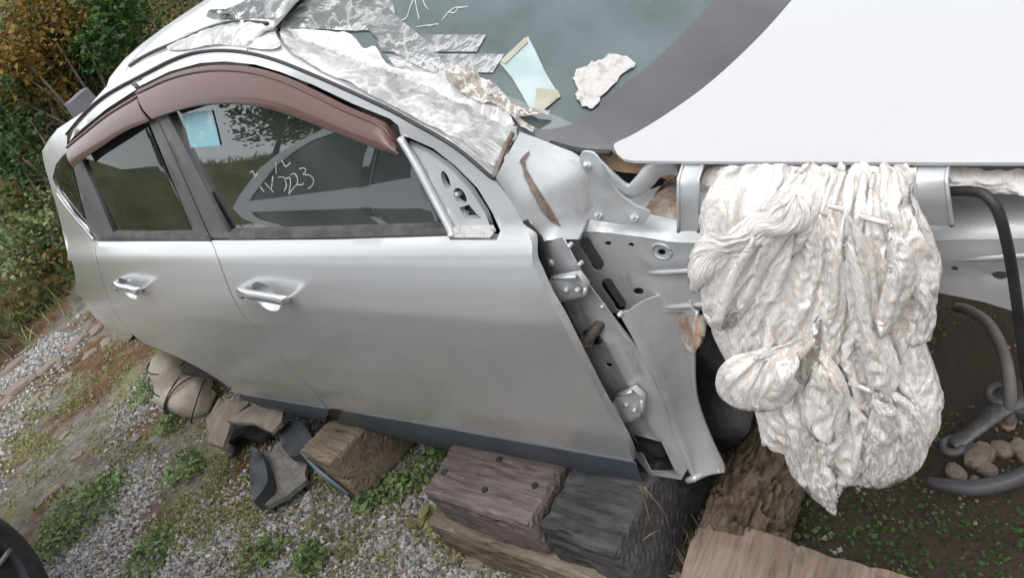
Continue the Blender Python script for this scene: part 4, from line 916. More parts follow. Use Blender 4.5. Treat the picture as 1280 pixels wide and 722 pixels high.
def soup(name, P, R, tv, tf, mat, flat=(.6, 1), jit=.3, **kw):
    n = len(P); k = len(tv)
    q = rng.normal(size=(n, 4)); q /= np.linalg.norm(q, axis=1)[:, None]; w_, x, y, z = q.T
    Rm = np.stack([1-2*(y*y+z*z), 2*(x*y-z*w_), 2*(x*z+y*w_), 2*(x*y+z*w_), 1-2*(x*x+z*z), 2*(y*z-x*w_), 2*(x*z-y*w_), 2*(y*z+x*w_), 1-2*(x*x+y*y)], 1).reshape(n, 3, 3)
    T = tv[None]*(1+rng.uniform(-jit, jit, (n, k, 1)))
    T = T*np.stack([np.ones(n), rng.uniform(.55, 1, n), rng.uniform(flat[0], flat[1], n)], 1)[:, None, :]
    VV = np.einsum('nij,nkj->nki', Rm, T)*R[:, None, None]+P[:, None, :]
    FF = (tf[None]+(np.arange(n)*k)[:, None, None]).reshape(-1, 3)
    me = bpy.data.meshes.new(name); me.from_pydata(VV.reshape(-1, 3), [], FF); me.materials.append(mat); me.update()
    o_ = bpy.data.objects.new(name, me); col.objects.link(o_)
    for a, b_ in kw.items(): o_[a] = b_
    return o_
def stone_mat(name, stops):
    m, t, b, o = new_mat(name); g = nd(t, 'ShaderNodeNewGeometry'); r = ramp(t, g.outputs['Random Per Island'], stops); r.color_ramp.interpolation = 'LINEAR'
    n = noise_node(t, 60, 5, .7); r2 = ramp(t, n.outputs[0], [(.3, (.6, .6, .6)), (.7, (1.15, 1.15, 1.15))])
    mu = nd(t, 'ShaderNodeMix'); mu.data_type = 'RGBA'; mu.blend_type = 'MULTIPLY'; mu.inputs[0].default_value = 1
    t.links.new(r.outputs[0], mu.inputs[6]); t.links.new(r2.outputs[0], mu.inputs[7]); t.links.new(mu.outputs[2], b.inputs['Base Color'])
    b.inputs['Roughness'].default_value = .9; b.inputs['Specular IOR Level'].default_value = .2; return m
M['gravel'] = stone_mat('gravel_chips', [(0, (.17, .165, .16)), (.3, (.32, .32, .325)), (.55, (.50, .50, .51)), (.8, (.37, .345, .32)), (.93, (.25, .18, .14)), (1, (.6, .59, .58))])
M['rock'] = stone_mat('brown_rock', [(0, (.13, .095, .075)), (.4, (.20, .155, .125)), (.7, (.26, .22, .19)), (1, (.17, .11, .08))])
def dens(x, y):
    d = .55+1.1*N.noise(V((x*1.6, y*1.6, 11)))
    if x > -.45: d *= .12
    if x < -3.6: d *= .38
    # reddish earth patch without gravel
    d -= .9*math.exp(-((x+4.6+1.1*(y+1.0))/.45)**2) if x < -3.2 else 0
    return d
P = []; R = []
tries = 0
while len(P) < 42000 and tries < 220000:
    tries += 1
    u = random.random(); x = -.2-6.6*u**1.25; y = random.uniform(-1.9-.1*abs(x)*.0, -.35) if random.random() < .93 else random.uniform(-.35, 1.5)
    if random.random() < dens(x, y):
        r = random.uniform(.004, .011)*(1+.12*abs(x)); P.append((x, y, gh(x, y)+r*.3)); R.append(r)
soup('gravel', np.array(P), np.array(R), ico_v if False else oct_v, oct_f, M['gravel'], kind='stuff', label='loose grey gravel chippings beside the car', category='gravel')
# ---- individual stones
def stone(p, r, grp, lbl, mat='rock', sq=(1, 1, .6), yaw=0):
    vv = []; k = random.random()*50; seg, rg = 9, 7
    for i in range(rg+1):
        th = math.pi*i/rg
        for j in range(seg):
            a = 2*math.pi*j/seg; d = V((math.sin(th)*math.cos(a), math.sin(th)*math.sin(a), math.cos(th)))
            # facetted: clip against a few planes
            q = d*(1+.22*N.noise(d*1.3+V((k, 0, 0)))+.10*N.noise(d*3.5+V((0, k, 0))))
            q = V((max(-.95, min(.92, q.x*1.1)), max(-.9, min(.95, q.y*1.1)), max(-.8, min(.82, q.z*1.1))))
            x, y, z = q.x*sq[0]*r, q.y*sq[1]*r, q.z*sq[2]*r
            vv.append(V((p[0]+x*math.cos(yaw)-y*math.sin(yaw), p[1]+x*math.sin(yaw)+y*math.cos(yaw), p[2]+z)))
    f = [(i*seg+j, i*seg+(j+1) % seg, (i+1)*seg+(j+1) % seg, (i+1)*seg+j) for i in range(rg) for j in range(seg)]
    return mesh_obj('stone', vv, [tuple(reversed(q)) for q in f], M[mat], None, smooth=False, label=lbl, cat='stone', group=grp, origin=p)
for px, py, r in [(25, 480, .16), (60, 455, .14), (95, 425, .13), (118, 410, .1), (40, 498, .1), (80, 470, .09), (15, 455, .15), (110, 440, .08), (130, 425, .08), (60, 485, .07), (92, 565, .055), (62, 610, .07), (46, 622, .05), (135, 500, .05), (35, 600, .05), (75, 540, .05), (20, 520, .07), (5, 500, .1)]:
    g_ = pt(px, py, 2, .02); stone((g_.x, g_.y, gh(g_.x, g_.y)+r*.05), r*.7, 'brown stones on the dirt edge', 'flat brown stone lying on the dirt edge at the foot of the bank', sq=(1.2, .8, .45), yaw=random.random()*3)
for px, py, r in [(1222, 562, .034), (1192, 582, .026), (1250, 552, .024), (1232, 577, .020), (1207, 548, .016), (1270, 548, .020), (1278, 562, .016), (1215, 592, .014)]:
    g_ = pt(px, py, 2, .02); stone((g_.x, g_.y, gh(g_.x, g_.y)+r*.35), r, 'stones by the hose', 'small angular tan stone lying by the hose under the engine bay', sq=(1.1, .8, .7), yaw=random.random()*3)
for px, py, r in [(565, 690, .03), (592, 700, .032), (168, 545, .03), (640, 700, .02)]:
    g_ = pt(px, py, 2, 0); stone((g_.x, g_.y, gh(g_.x, g_.y)+r*.2), r, 'stones in the gravel', 'flat grey brown stone set in the weedy gravel', sq=(1.2, .9, .4), yaw=random.random()*3)
# ---- leaves
def leaf_soup(name, P, R, mat, up=.5, shape='leaf', parent=None, **kw):
    n = len(P); 
    if shape == 'leaf': tv = np.array([(-.06, 0, 0), (.06, 0, 0), (.42, .5, .10), (0, 1.05, -.06), (-.42, .5, .10), (0, .5, 0)]); tf = [(0, 1, 5), (1, 2, 5), (2, 3, 5), (3, 4, 5), (4, 0, 5)]
    else: tv = np.array([(-.05, 0, 0), (.05, 0, 0), (.04, .6, .12), (0, 1.2, .05), (-.04, .6, .12)]); tf = [(0, 1, 2), (0, 2, 4), (4, 2, 3)]
    k = len(tv); az = rng.uniform(0, 2*math.pi, n); ti = rng.normal(up, .5, n); ro = rng.normal(0, .7, n)
    ca, sa, ct, st, cr2, sr = np.cos(az), np.sin(az), np.cos(ti), np.sin(ti), np.cos(ro), np.sin(ro)
    T = np.repeat(tv[None], n, 0)
    x = T[..., 0]*cr2[:, None]+T[..., 2]*sr[:, None]; z = -T[..., 0]*sr[:, None]+T[..., 2]*cr2[:, None]; y = T[..., 1]
    y2 = y*ct[:, None]-z*st[:, None]; z2 = y*st[:, None]+z*ct[:, None]
    X = x*ca[:, None]-y2*sa[:, None]; Y = x*sa[:, None]+y2*ca[:, None]
    VV = np.stack([X, Y, z2], -1)*R[:, None, None]+P[:, None, :]
    tf = np.array(tf); FF = (tf[None]+(np.arange(n)*k)[:, None, None]).reshape(-1, 3)
    org = np.array(BASE[parent.name]) if parent else np.zeros(3)
    me = bpy.data.meshes.new(name); me.from_pydata(VV.reshape(-1, 3)-org, [], FF); me.materials.append(mat); me.update()
    o_ = bpy.data.objects.new(name, me); col.objects.link(o_)
    if parent: o_.parent = parent
    for a, b_ in kw.items(): o_[a] = b_
    return o_
M['weed'] = leaf_mat('weed_leaves', [(.1, (.08, .13, .045)), (.4, (.14, .21, .075)), (.7, (.21, .29, .12)), (.92, (.32, .33, .17))])
M['weed_dk'] = leaf_mat('dark_weed_leaves', [(.1, (.06, .05, .025)), (.3, (.035, .07, .02)), (.6, (.055, .105, .03)), (.92, (.10, .14, .05))])
M['moss'] = leaf_mat('yellow_ground_cover', [(.1, (.16, .10, .055)), (.3, (.20, .19, .08)), (.6, (.25, .28, .11)), (.85, (.34, .32, .16)), (.97, (.24, .14, .08))])
M['bankleaf'] = leaf_mat('bank_leaves', [(.05, (.04, .03, .017)), (.3, (.10, .062, .03)), (.48, (.065, .088, .026)), (.62, (.09, .12, .03)), (.80, (.17, .17, .05)), (.95, (.23, .13, .04))])
M['shrubg'] = leaf_mat('green_shrub_leaves', [(.1, (.022, .05, .014)), (.5, (.045, .10, .025)), (.9, (.09, .16, .04))])
M['shrubo'] = leaf_mat('autumn_shrub_leaves', [(.1, (.07, .045, .012)), (.4, (.16, .095, .02)), (.7, (.24, .15, .03)), (.95, (.10, .12, .03))])
M['twig'] = simple('dry_twig', (.10, .075, .05), (.22, .18, .13), .9, 0, 20)
def weed(px, py, r, n, h, lbl, leaf=.024, mat='weed', z=0., grp='green weeds in the gravel'):
    g_ = pt(px, py, 2, z); c0 = V((g_.x, g_.y, gh(g_.x, g_.y)))
    o_ = thing('weed_plant', lbl, 'plant', c0, grp)
    P = []; R = []
    for i in range(n):
        a = random.uniform(0, 2*math.pi); q = r*math.sqrt(random.random())*(1+.4*N.noise(V((a, px, 0)))); hh = h*random.random()*max(.1, 1.1-.6*q/r)
        q *= 1+.35*random.gauss(0, 1)**2*.5
        P.append((c0.x+math.cos(a)*q*1.15, c0.y+math.sin(a)*q, c0.z+hh)); R.append(leaf*random.uniform(.5, 1.2))
    leaf_soup('leaves', np.array(P), np.array(R), M[mat], .3, parent=o_)
    sv = []; sf = []
    for i in range(4 if leaf > .018 else 0):
        q = random.choice(P[:max(8, n//3)]); s_, f_ = tube_mesh([c0+V((0, 0, -.01)), (c0+V(q))/2+V((0, 0, .01)), V(q)], .0022, 5); sf += [tuple(k+len(sv) for k in ff) for ff in f_]; sv += s_
    if sv: mesh_obj('stems', sv, sf, M['twig'], o_)
    return o_
for px, py, r, n, h, l in [(105, 640, .20, 756, .14, 'largest leafy weed clump in the gravel near the parked car wheel'), (78, 668, .14, 396, .10, 'leafy weed patch right beside the parked car wheel'), (235, 588, .09, 306, .09, 'bright green weed standing alone in the gravel below the canvas bundle'), (215, 530, .07, 198, .07, 'small green weed beside the canvas bundle'), (465, 622, .06, 198, .05, 'small bright weed at the foot of the split log'), (388, 700, .06, 234, .06, 'rounded green weed in the open gravel in front of the carpet scrap'), (190, 485, .13, 360, .07, 'wide low weed growing beside the rear wheel arch'), (130, 610, .09, 234, .05, 'low weed just behind the largest weed clump'), (190, 695, .10, 288, .07, 'feathery weed in the gravel in front of the parked car wheel'), (330, 690, .07, 216, .04, 'flat pale weed in the mossy gravel near the carpet scrap')]: weed(px, py, r, n, h, l)
weed(531, 655, .035, 22, .06, 'small yellowing seedling beside the pale wooden block', .045, 'moss', grp='seedling')
for px, py, r, n, h, l in [(1150, 690, .16, 378, .03, 'broad mat of small weeds on the soil beside the tan plank'), (1020, 620, .13, 234, .04, 'weeds growing below the tip of the hanging plastic'), (1185, 700, .10, 144, .03, 'loose weeds at the edge of the broad weed mat'), (1275, 690, .06, 72, .03, 'small weed tuft in front of the thick hose'), (1170, 535, .05, 32, .05, 'few broad leaves beside the cast metal bracket'), (1100, 590, .10, 126, .05, 'dark weeds between the hanging plastic and the thick hose'), (1185, 400, .09, 54, .16, 'taller leafy sprig where the thin hose starts'), (1160, 410, .06, 27, .12, 'short leafy sprig behind the hanging plastic'), (990, 640, .08, 135, .03, 'dense weeds along the bark log')]: weed(px, py, r, int(n*1.3), h, l, .013, mat='weed_dk', grp='weeds in the dark soil')
for px, py, r, n, h, l in [(550, 585, .09, 342, .07, 'dark green weeds against the purplish timber'), (500, 610, .06, 180, .05, 'dark green weeds between the split log and the purplish timber')]: weed(px, py, r, n, h, l, .022, grp='weeds between blocks')
# yellow-green ground cover, one mass
P = []; R = []
cl = [(80, 490, .55, 500), (55, 545, .4, 420), (160, 460, .35, 350), (20, 590, .3, 260), (300, 640, .24, 900), (280, 590, .16, 450), (330, 610, .16, 500), (400, 600, .12, 300), (310, 700, .18, 450), (210, 660, .16, 260), (620, 690, .14, 380), (560, 670, .12, 320), (480, 660, .16, 300), (430, 690, .14, 300), (520, 590, .12, 350), (700, 715, .12, 250), (380, 640, .12, 260), (460, 700, .12, 240), (300, 560, .14, 200), (150, 570, .25, 200), (250, 545, .2, 200), (640, 715, .1, 260), (820, 690, .06, 120), (840, 660, .06, 120)]
for px, py, r, n in cl+[(100, 470, .5, 500), (40, 520, .45, 600), (130, 520, .4, 350), (10, 560, .4, 400), (180, 560, .25, 300), (230, 630, .2, 300), (270, 660, .2, 400), (60, 590, .3, 300), (350, 660, .15, 350), (590, 660, .15, 300), (250, 500, .2, 200)]:
    g_ = pt(px, py, 2, 0)
    for i in range(int(n*2.2)):
        a = random.uniform(0, 6.283); q = r*random.random()**.7; x, y = g_.x+math.cos(a)*q*1.3, g_.y+math.sin(a)*q*.8
        if y > -.5 and x > -3.2: continue
        if N.noise(V((x*6, y*6, 2))) < -.02 and random.random() < .85: continue
        P.append((x, y, gh(x, y)+random.random()*.02)); R.append(random.uniform(.005, .011)*(1+.15*abs(x)))
leaf_soup('ground_cover', np.array(P), np.array(R), M['moss'], .5, kind='stuff', label='yellow green mossy ground cover creeping over the gravel', category='ground cover')
# ---- bank vegetation: one mass of vines, with shrubs in front
P = []; R = []
for i in range(30000):
    x = -6.95-random.random()**1.4*5.4; y = random.uniform(-2.6, 7.0)
    c_ = N.noise(V((x*1.1, y*1.1, 4)))
    if c_ < -.22 and random.random() < .75: continue
    hh = random.random()**1.5*(.35+.5*max(0, N.noise(V((x*.8, y*.8, 7))))); P.append((x, y, gh(x, y)+hh)); R.append(random.uniform(.03, .085))
leaf_soup('bank_undergrowth', np.array(P), np.array(R), M['bankleaf'], .35, kind='stuff', label='tangled brown and green vines covering the bank', category='undergrowth')
P = []; R = []
for i in range(6500):
    x = -6.75-random.random()*1.5; y = random.uniform(-2.6, 3.5); P.append((x, y, gh(x, y))); R.append(random.uniform(.04, .13))
leaf_soup('bank_grass', np.array(P), np.array(R), M['weed'], 1.1, shape='blade', kind='stuff', label='green grass fringe along the foot of the bank', category='grass')
def shrub(px, py, dist, r, n, lbl, mat, leaf=.07):
    c0 = CAM+ray(px, py)*dist; gz = gh(c0.x, c0.y); base = V((c0.x, c0.y, gz)); top_ = max(c0.z, gz+.25)
    o_ = thing('shrub', lbl, 'shrub', base); cen = V((c0.x, c0.y, top_)); P = []; R = []; blobs = [(cen+V((random.uniform(-1, 1)*r*.7, random.uniform(-1, 1)*r*.7, random.uniform(-.6, .7)*r*.7)), r*random.uniform(.25, .55)) for k in range(10)]
    for i in range(n):
        c_, rr_ = random.choice(blobs); d = V((random.gauss(0, 1), random.gauss(0, 1), random.gauss(0, 1))).normalized()*rr_*random.random()**.4
        q = c_+d; q.z = max(q.z, gh(q.x, q.y)+.02); P.append(tuple(q)); R.append(leaf*random.uniform(.5, 1.2))
    leaf_soup('crown', np.array(P), np.array(R), M[mat], .2, parent=o_)
    sv = []; sf = []
    for c_, rr_ in blobs:
        s_, f_ = tube_mesh([base+V((0, 0, -.1)), (base+c_)/2+V((random.uniform(-.1, .1), random.uniform(-.1, .1), 0)), c_], [.022, .015, .006], 6); sf += [tuple(k+len(sv) for k in ff) for ff in f_]; sv += s_
    mesh_obj('trunk', sv, sf, M['twig'], o_)
shrub(150, 40, 9.2, .75, 2600, 'bushy dark green shrub on the bank behind the car roof', 'shrubg')
shrub(110, 20, 9.8, .6, 1500, 'mid green shrub high on the bank above the autumn bush', 'shrubg', .06)
shrub(50, 45, 9.6, .8, 2400, 'golden orange autumn bush on the bank', 'shrubo', .065)
shrub(65, 85, 9.0, .55, 1200, 'low rusty yellow bush among the bank vines', 'shrubo', .06)
shrub(30, 190, 8.6, .6, 900, 'dull green sapling on the middle of the bank', 'shrubg', .06)
shrub(20, 100, 9.4, .7, 1500, 'dark green bush behind the low rusty bush', 'shrubg', .06)
shrub(35, 300, 8.2, .5, 1000, 'pale leafy bush near the foot of the bank', 'weed', .05)
# dry stalks
sv = []; sf = []
for i in range(260):
    x = -7.3-random.random()*3.2; y = random.uniform(-2.4, 5); z = gh(x, y); L_ = random.uniform(.4, 1.3); a = random.uniform(0, 6.28)
    e = V((math.cos(a)*L_*.6, math.sin(a)*L_*.6, L_*.6)); b0 = V((x, y, z)); s_, f_ = tube_mesh([b0, b0+e*.5+V((0, 0, .08)), b0+e+V((0, 0, -.08))], [.008, .006, .003], 4); sf += [tuple(k+len(sv) for k in ff) for ff in f_]; sv += s_
mesh_obj('dry_stalks', sv, sf, M['twig'], None, kind='stuff', label='thin dry bramble stalks arching over the bank', cat='stalks')
# far meadow hill opposite (it shows in the window glass)
P = []; R = []
for i in range(12000):
    x = random.uniform(-36, 3); y = random.uniform(-26, -7.6); P.append((x, y, gh(x, y))); R.append(random.uniform(.15, .4))
leaf_soup('meadow_grass', np.array(P), np.array(R), M['moss'], 1.0, shape='blade', kind='stuff', label='dry yellow green grass on the slope opposite the car', category='grass')

# trees on the slope opposite (seen in the window glass)
for i, (x, y, r) in enumerate(((-13, -10.5, 1.3), (-19, -13, 1.7), (-25, -15.5, 1.9), (-10, -13, 1.2))):
    gz = gh(x, y); o_ = thing('tree', ['low round tree on the opposite slope above the parked car', 'broad green tree on the opposite slope', 'tall far tree on the ridge of the opposite slope', 'slim tree low on the opposite slope'][i], 'tree', V((x, y, gz)), 'trees on the opposite slope'); P = []; R = []
    for k in range(1500):
        d = V((random.gauss(0, 1), random.gauss(0, 1), random.gauss(0, 1))).normalized()*r*random.random()**.4; d *= 1+.35*N.noise(d*1.5+V((i, 0, 0)))
        P.append((x+d.x, y+d.y, gz+r*1.5+d.z)); R.append(random.uniform(.12, .28))
    leaf_soup('crown', np.array(P), np.array(R), M['shrubg'], .2, parent=o_)
    s_, f_ = tube_mesh([V((x, y, gz-.2)), V((x+.1, y, gz+r*.9)), V((x, y, gz+r*1.8))], [.14, .1, .04], 8); mesh_obj('trunk', s_, f_, M['twig'], o_)

P = []; R = []
for i in range(1500):
    px, py = random.uniform(900, 1400), random.uniform(390, 760); g_ = pt(px, py, 2, 0); r = random.uniform(.002, .007)
    if N.noise(V((g_.x*5, g_.y*5, 3))) < -.05: continue
    P.append((g_.x, g_.y, gh(g_.x, g_.y)+r*.3)); R.append(r)
soup('soil_crumbs', np.array(P), np.array(R), oct_v, oct_f, M['rock'], kind='stuff', label='crumbs of earth and grit on the dark soil', category='grit')
# ================================================================== wooden blocks and litter under the car
M['wood_pale'] = wood('weathered_wood_pale', (.21, .165, .12), (.31, .26, .205), (.08, .06, .042))
M['wood_purple'] = wood('weathered_wood_purple', (.145, .12, .112), (.22, .185, .17), (.06, .048, .045))
M['wood_dark'] = wood('weathered_wood_dark', (.085, .08, .08), (.14, .132, .128), (.035, .03, .028), (1.2, 9, 9))
M['wood_tan'] = wood('sawn_wood_tan', (.23, .175, .135), (.32, .26, .21), (.13, .09, .065), (1, 9, 9))
M['bark'] = wood('tree_bark', (.15, .11, .078), (.23, .18, .135), (.06, .04, .03), (4, 9, 9), bst=1)
M['endgrain'] = simple('broken_end_grain', (.42, .35, .27), (.20, .15, .11), .9, 0, 40, .8, stretch=(1, 1, 6))
def block(name, corners, z0, mat, lbl, end_mat=None, ncell=.013, rough=.005, slope=0):
    """timber: four top corners in world x,y (a,b along the grain; c,d back), down to z0"""
    a, b, c, d = [V(q) for q in corners]; L = max((b-a).length, .01); Wd = (d-a).length; H = (a.z+c.z)/2-z0
    n1, n2, n3 = max(4, int(L/ncell)), max(4, int(Wd/ncell)), max(4, int(H/ncell)); vs_ = []; idx = {}; fs = []
    o3 = (a+b+c+d)/4; o3 = V((o3.x, o3.y, z0))
    def P3(i, j, k):
        key = (i, j, k)
        if key in idx: return idx[key]
        u, v_, w_ = i/n1, j/n2, k/n3; p = a.lerp(b, u).lerp(d.lerp(c, u), v_); p = V((p.x, p.y, z0+(p.z-z0)*w_))
        edge = (u in (0, 1))+(v_ in (0, 1))+(w_ in (0, 1)); cc = V((o3.x, o3.y, z0+H/2))
        s = p*7+V((len(lbl), 0, 0)); off = V((N.noise(s), N.noise(s+V((9, 0, 0))), N.noise(s+V((0, 9, 0)))))*rough + V((N.noise(s*4), N.noise(s*4+V((9, 0, 0))), N.noise(s*4+V((0, 9, 0)))))*rough*.5
        if edge >= 2: p = p+(cc-p).normalized()*(.005+.02*max(0, N.noise(s*2.2)))
        gq = N.noise(V((u*L*2.2, v_*Wd*16+w_*H*13, len(lbl))))+.35*N.noise(V((u*L*6, v_*Wd*40+w_*H*30, 3))); off = off+(cc-p).normalized()*(.008*max(0, 1-abs(gq)*10))
        idx[key] = len(vs_); vs_.append(p+off); return idx[key]
    for i in range(n1):
        for j in range(n2):
            fs.append((P3(i, j, n3), P3(i+1, j, n3), P3(i+1, j+1, n3), P3(i, j+1, n3))); fs.append((P3(i, j, 0), P3(i, j+1, 0), P3(i+1, j+1, 0), P3(i+1, j, 0)))
    for i in range(n1):
        for k in range(n3):
            fs.append((P3(i, 0, k), P3(i+1, 0, k), P3(i+1, 0, k+1), P3(i, 0, k+1))); fs.append((P3(i, n2, k), P3(i, n2, k+1), P3(i+1, n2, k+1), P3(i+1, n2, k)))
    for j in range(n2):
        for k in range(n3):
            fs.append((P3(0, j, k), P3(0, j, k+1), P3(0, j+1, k+1), P3(0, j+1, k))); fs.append((P3(n1, j, k), P3(n1, j+1, k), P3(n1, j+1, k+1), P3(n1, j, k+1)))
    # centre normals outwards
    me_c = sum(vs_, V((0, 0, 0)))/len(vs_); 
    fs2 = []
    for f in fs:
        fc = sum((vs_[i] for i in f), V((0, 0, 0)))/4; n_ = (vs_[f[1]]-vs_[f[0]]).cross(vs_[f[2]]-vs_[f[0]]); fs2.append(f if n_.dot(fc-me_c) > 0 else tuple(reversed(f)))
    # local frame with X along the grain
    ob = mesh_obj(name, vs_, fs2, mat, None, smooth=False, label=lbl, cat='wooden block', origin=o3)
    ang = math.atan2((b-a).y, (b-a).x); ob.data.transform(Matrix.Rotation(-ang, 4, 'Z')); ob.rotation_euler = (0, 0, ang)
    BASE[ob.name] = o3
    ob['ang'] = 0; del ob['ang']
    return ob
def zp(px, py, z): return pt(px, py, 2, z)
ZT = .262
bA = block('wooden_block', [zp(527, 614, ZT), zp(660, 657, ZT), zp(700, 583, ZT)+V((0, .22, 0)), zp(553, 560, ZT)+V((-.0, .22, 0))], .13, M['wood_purple'], 'purplish weathered timber with nail holes under the front door sill')
bB = block('wooden_block', [zp(669, 657, ZT-.008), zp(768, 692, ZT-.008), zp(812, 610, ZT-.008)+V((0, .22, 0)), zp(706, 588, ZT-.008)+V((0, .22, 0))], .02, M['wood_dark'], 'dark grey timber beside the purplish one under the door front edge')
bC = block('wooden_block', [zp(530, 652, .125), zp(770, 738, .125), zp(770, 738, .125)+V((.04, .5, 0)), zp(530, 652, .125)+V((.04, .5, 0))], -.03, M['wood_pale'], 'long pale split timber lying under the purplish and dark timbers')
# splintered pale front of the lower timber and nail holes
for px, py, r in ((556, 590, .011), (624, 574, .008), (606, 612, .008), (669, 607, .009)):
    q = zp(px, py, ZT+.001); q.z = ZT+.004
    o_ = mesh_obj('nail_hole', *lathe_mesh([(0, .001), (r*.6, .0015), (r, .002), (r*1.15, -.006)], q, (0, 0, 1), 10), M['hole'], None); 
    o_.parent = bA; o_.matrix_parent_inverse = bA.matrix_basis.inverted()
for px, py in ((628, 626), (640, 600)): pass
# small sawn log by the rear door seam
bD = block('wooden_block', [zp(373, 562, .21), zp(411, 580, .21), zp(411, 580, .21)+V((.06, .45, 0)), zp(373, 562, .21)+V((.06, .45, 0))], .0, M['wood_pale'], 'split brown log supporting the sill at the door joint')
bE = block('wooden_block', [zp(876, 638, .16), zp(838, 735, .16), zp(1150, 735, .16)+V((.2, 0, 0)), zp(1150, 712, .16)+V((.1, .0, 0))][0:1]+[zp(838, 735, .16), zp(1190, 760, .16), zp(1146, 722, .16)], .06, M['wood_tan'], 'broad tan sawn plank on the ground in front of the bark log')
# bark log lying across under the car
def log(px0, py0, px1, py1, z, r, lbl):
    a, b_ = zp(px0, py0, z), zp(px1, py1, z); d = b_-a; L = d.length; d.normalize(); s = V((0, 0, 1)).cross(d).normalized(); u = d.cross(s); vs_ = []; nl, ns = 130, 120
    for i in range(nl+1):
        for j in range(ns):
            q = 2*math.pi*j/ns; c_ = V((math.cos(q)*3.4, math.sin(q)*3.4, i/nl*L*13)); rg = abs(N.noise(V((c_.x*1.7, c_.y*1.7, c_.z*.9+1.2*N.noise(c_*1.3)))))
            rr_ = r*(1+.10*N.noise(c_*.5)+.36*min(.2, rg)/.2-.26)+.006*N.noise(c_*4)
            vs_.append(a+d*(L*i/nl)+s*(math.cos(q)*rr_)+u*(math.sin(q)*rr_))
    fs = [(i*ns+j, (i+1)*ns+j, (i+1)*ns+(j+1) % ns, i*ns+(j+1) % ns) for i in range(nl) for j in range(ns)]
    vs_ += [a, b_]; e = len(vs_)-2
    fs += [(e, j, (j+1) % ns) for j in range(ns)]+[(e+1, nl*ns+(j+1) % ns, nl*ns+j) for j in range(ns)]
    ob = mesh_obj('log', vs_, fs, M['bark'], None, label=lbl, cat='log', origin=V((a.x, a.y, 0)))
    ang = math.atan2(d.y, d.x); ob.data.transform(Matrix.Rotation(-ang, 4, 'Z')); ob.rotation_euler = (0, 0, ang); return ob
log(920, 690, 1004, 470, .085, .088, 'rough barked log lying under the front of the car')
# litter behind the log: carpet pieces, mats, dark plastic scraps, bundle wrapped with string
M['carpet'] = simple('dirty_grey_carpet', (.13, .125, .12), (.23, .22, .205), .95, 0, 30, .7, bscale=160, bdist=.008)
M['carpet2'] = simple('dusty_brown_plastic', (.13, .105, .085), (.25, .21, .175), .75, 0, 12, .3)
M['dkplastic'] = simple('dark_blue_grey_plastic', (.028, .033, .038), (.06, .066, .072), .5, 0, 10, .15)
M['canvas'] = simple('dusty_canvas', (.27, .23, .18), (.44, .40, .34), .9, 0, 10, .5, bscale=30)
def slab(name, pix, z, th, mat, lbl, cat, wob=.012, step=.025, tilt=(0, 0), amp2=.0, rough=.01):
    P3 = [zp(x, y, z) for x, y in pix]; c_ = sum(P3, V((0, 0, 0)))/len(P3); v2, F = cdt([(p.x, p.y) for p in P3], [], step)
    vs_ = [V((q.x, q.y, z+wob*N.noise(V((q.x*6, q.y*6, z*9+len(lbl))))+tilt[0]*(q.x-c_.x)+tilt[1]*(q.y-c_.y)+amp2*math.sin(q.x*60+q.y*30)+rough*N.noise(V((q.x*22, q.y*22, 1))))) for q in v2]
    F = orient(vs_, F, V((0, 0, 1))); vs_, F = thicken(vs_, F, V((0, 0, -th)))
    return mesh_obj(name, vs_, F, mat, None, label=lbl, cat=cat, origin=V((c_.x, c_.y, 0)))
slab('carpet_piece', [(318, 627), (322, 590), (330, 562), (338, 566), (345, 550), (372, 554), (379, 566), (386, 577), (380, 590), (384, 601), (366, 612), (360, 622), (345, 626), (338, 634)], .05, .02, M['carpet'], 'grey ribbed carpet scrap lying by the split log', 'carpet', .03, .012, (0, 0), .004)
slab('plastic_scrap', cr([(312, 562), (322, 562), (332, 580), (333, 605), (322, 620), (315, 622)], 3, True), .10, .06, M['dkplastic'], 'curved dark plastic scrap along the carpet edge', 'plastic scrap', .01)
slab('plastic_scrap', cr([(350, 540), (362, 528), (380, 532), (388, 546), (376, 562), (362, 568), (352, 556)], 3, True), .13, .03, M['dkplastic'], 'dark blue grey plastic lump beside the split log', 'plastic scrap', .03)
slab('plastic_scrap', cr([(282, 562), (300, 545), (306, 546), (288, 570)], 3, True), .03, .03, M['black'], 'narrow black strip lying on the gravel near the brown trim', 'plastic scrap', .01)
slab('trim_panel', [(254, 522), (276, 500), (300, 506), (318, 512), (290, 524), (282, 540), (272, 552), (253, 545)], .16, .02, M['carpet2'], 'ribbed brown trim panel leaning below the rear door', 'trim panel', .01, .02, (.1, .35), .004)
slab('trim_panel', [(282, 524), (316, 508), (356, 516), (352, 528), (338, 538), (316, 528), (296, 527)], .19, .015, M['carpet2'], 'flat dusty trim panel lying over the ribbed one', 'trim panel', .012, .03, (0, .15))
slab('trim_panel', [(276, 545), (292, 527), (318, 530), (335, 540), (325, 549), (300, 545), (285, 552)], .06, .02, M['black'], 'black shadowy panel beneath the dusty trim panels', 'trim panel', .01)
sv_, fv_ = tube_mesh([zp(378, 566, .17), zp(400, 590, .13), zp(436, 618, .06)], [.012, .02, .012], 10, ell=(.5, 1.4))
mesh_obj('plastic_scrap', sv_, fv_, simple('blue_grey_strip', (.08, .15, .20), (.16, .18, .18), .5, 0, 15), None, label='blue grey curved strip leaning against the split log end', cat='plastic scrap', origin=zp(400, 590, 0))
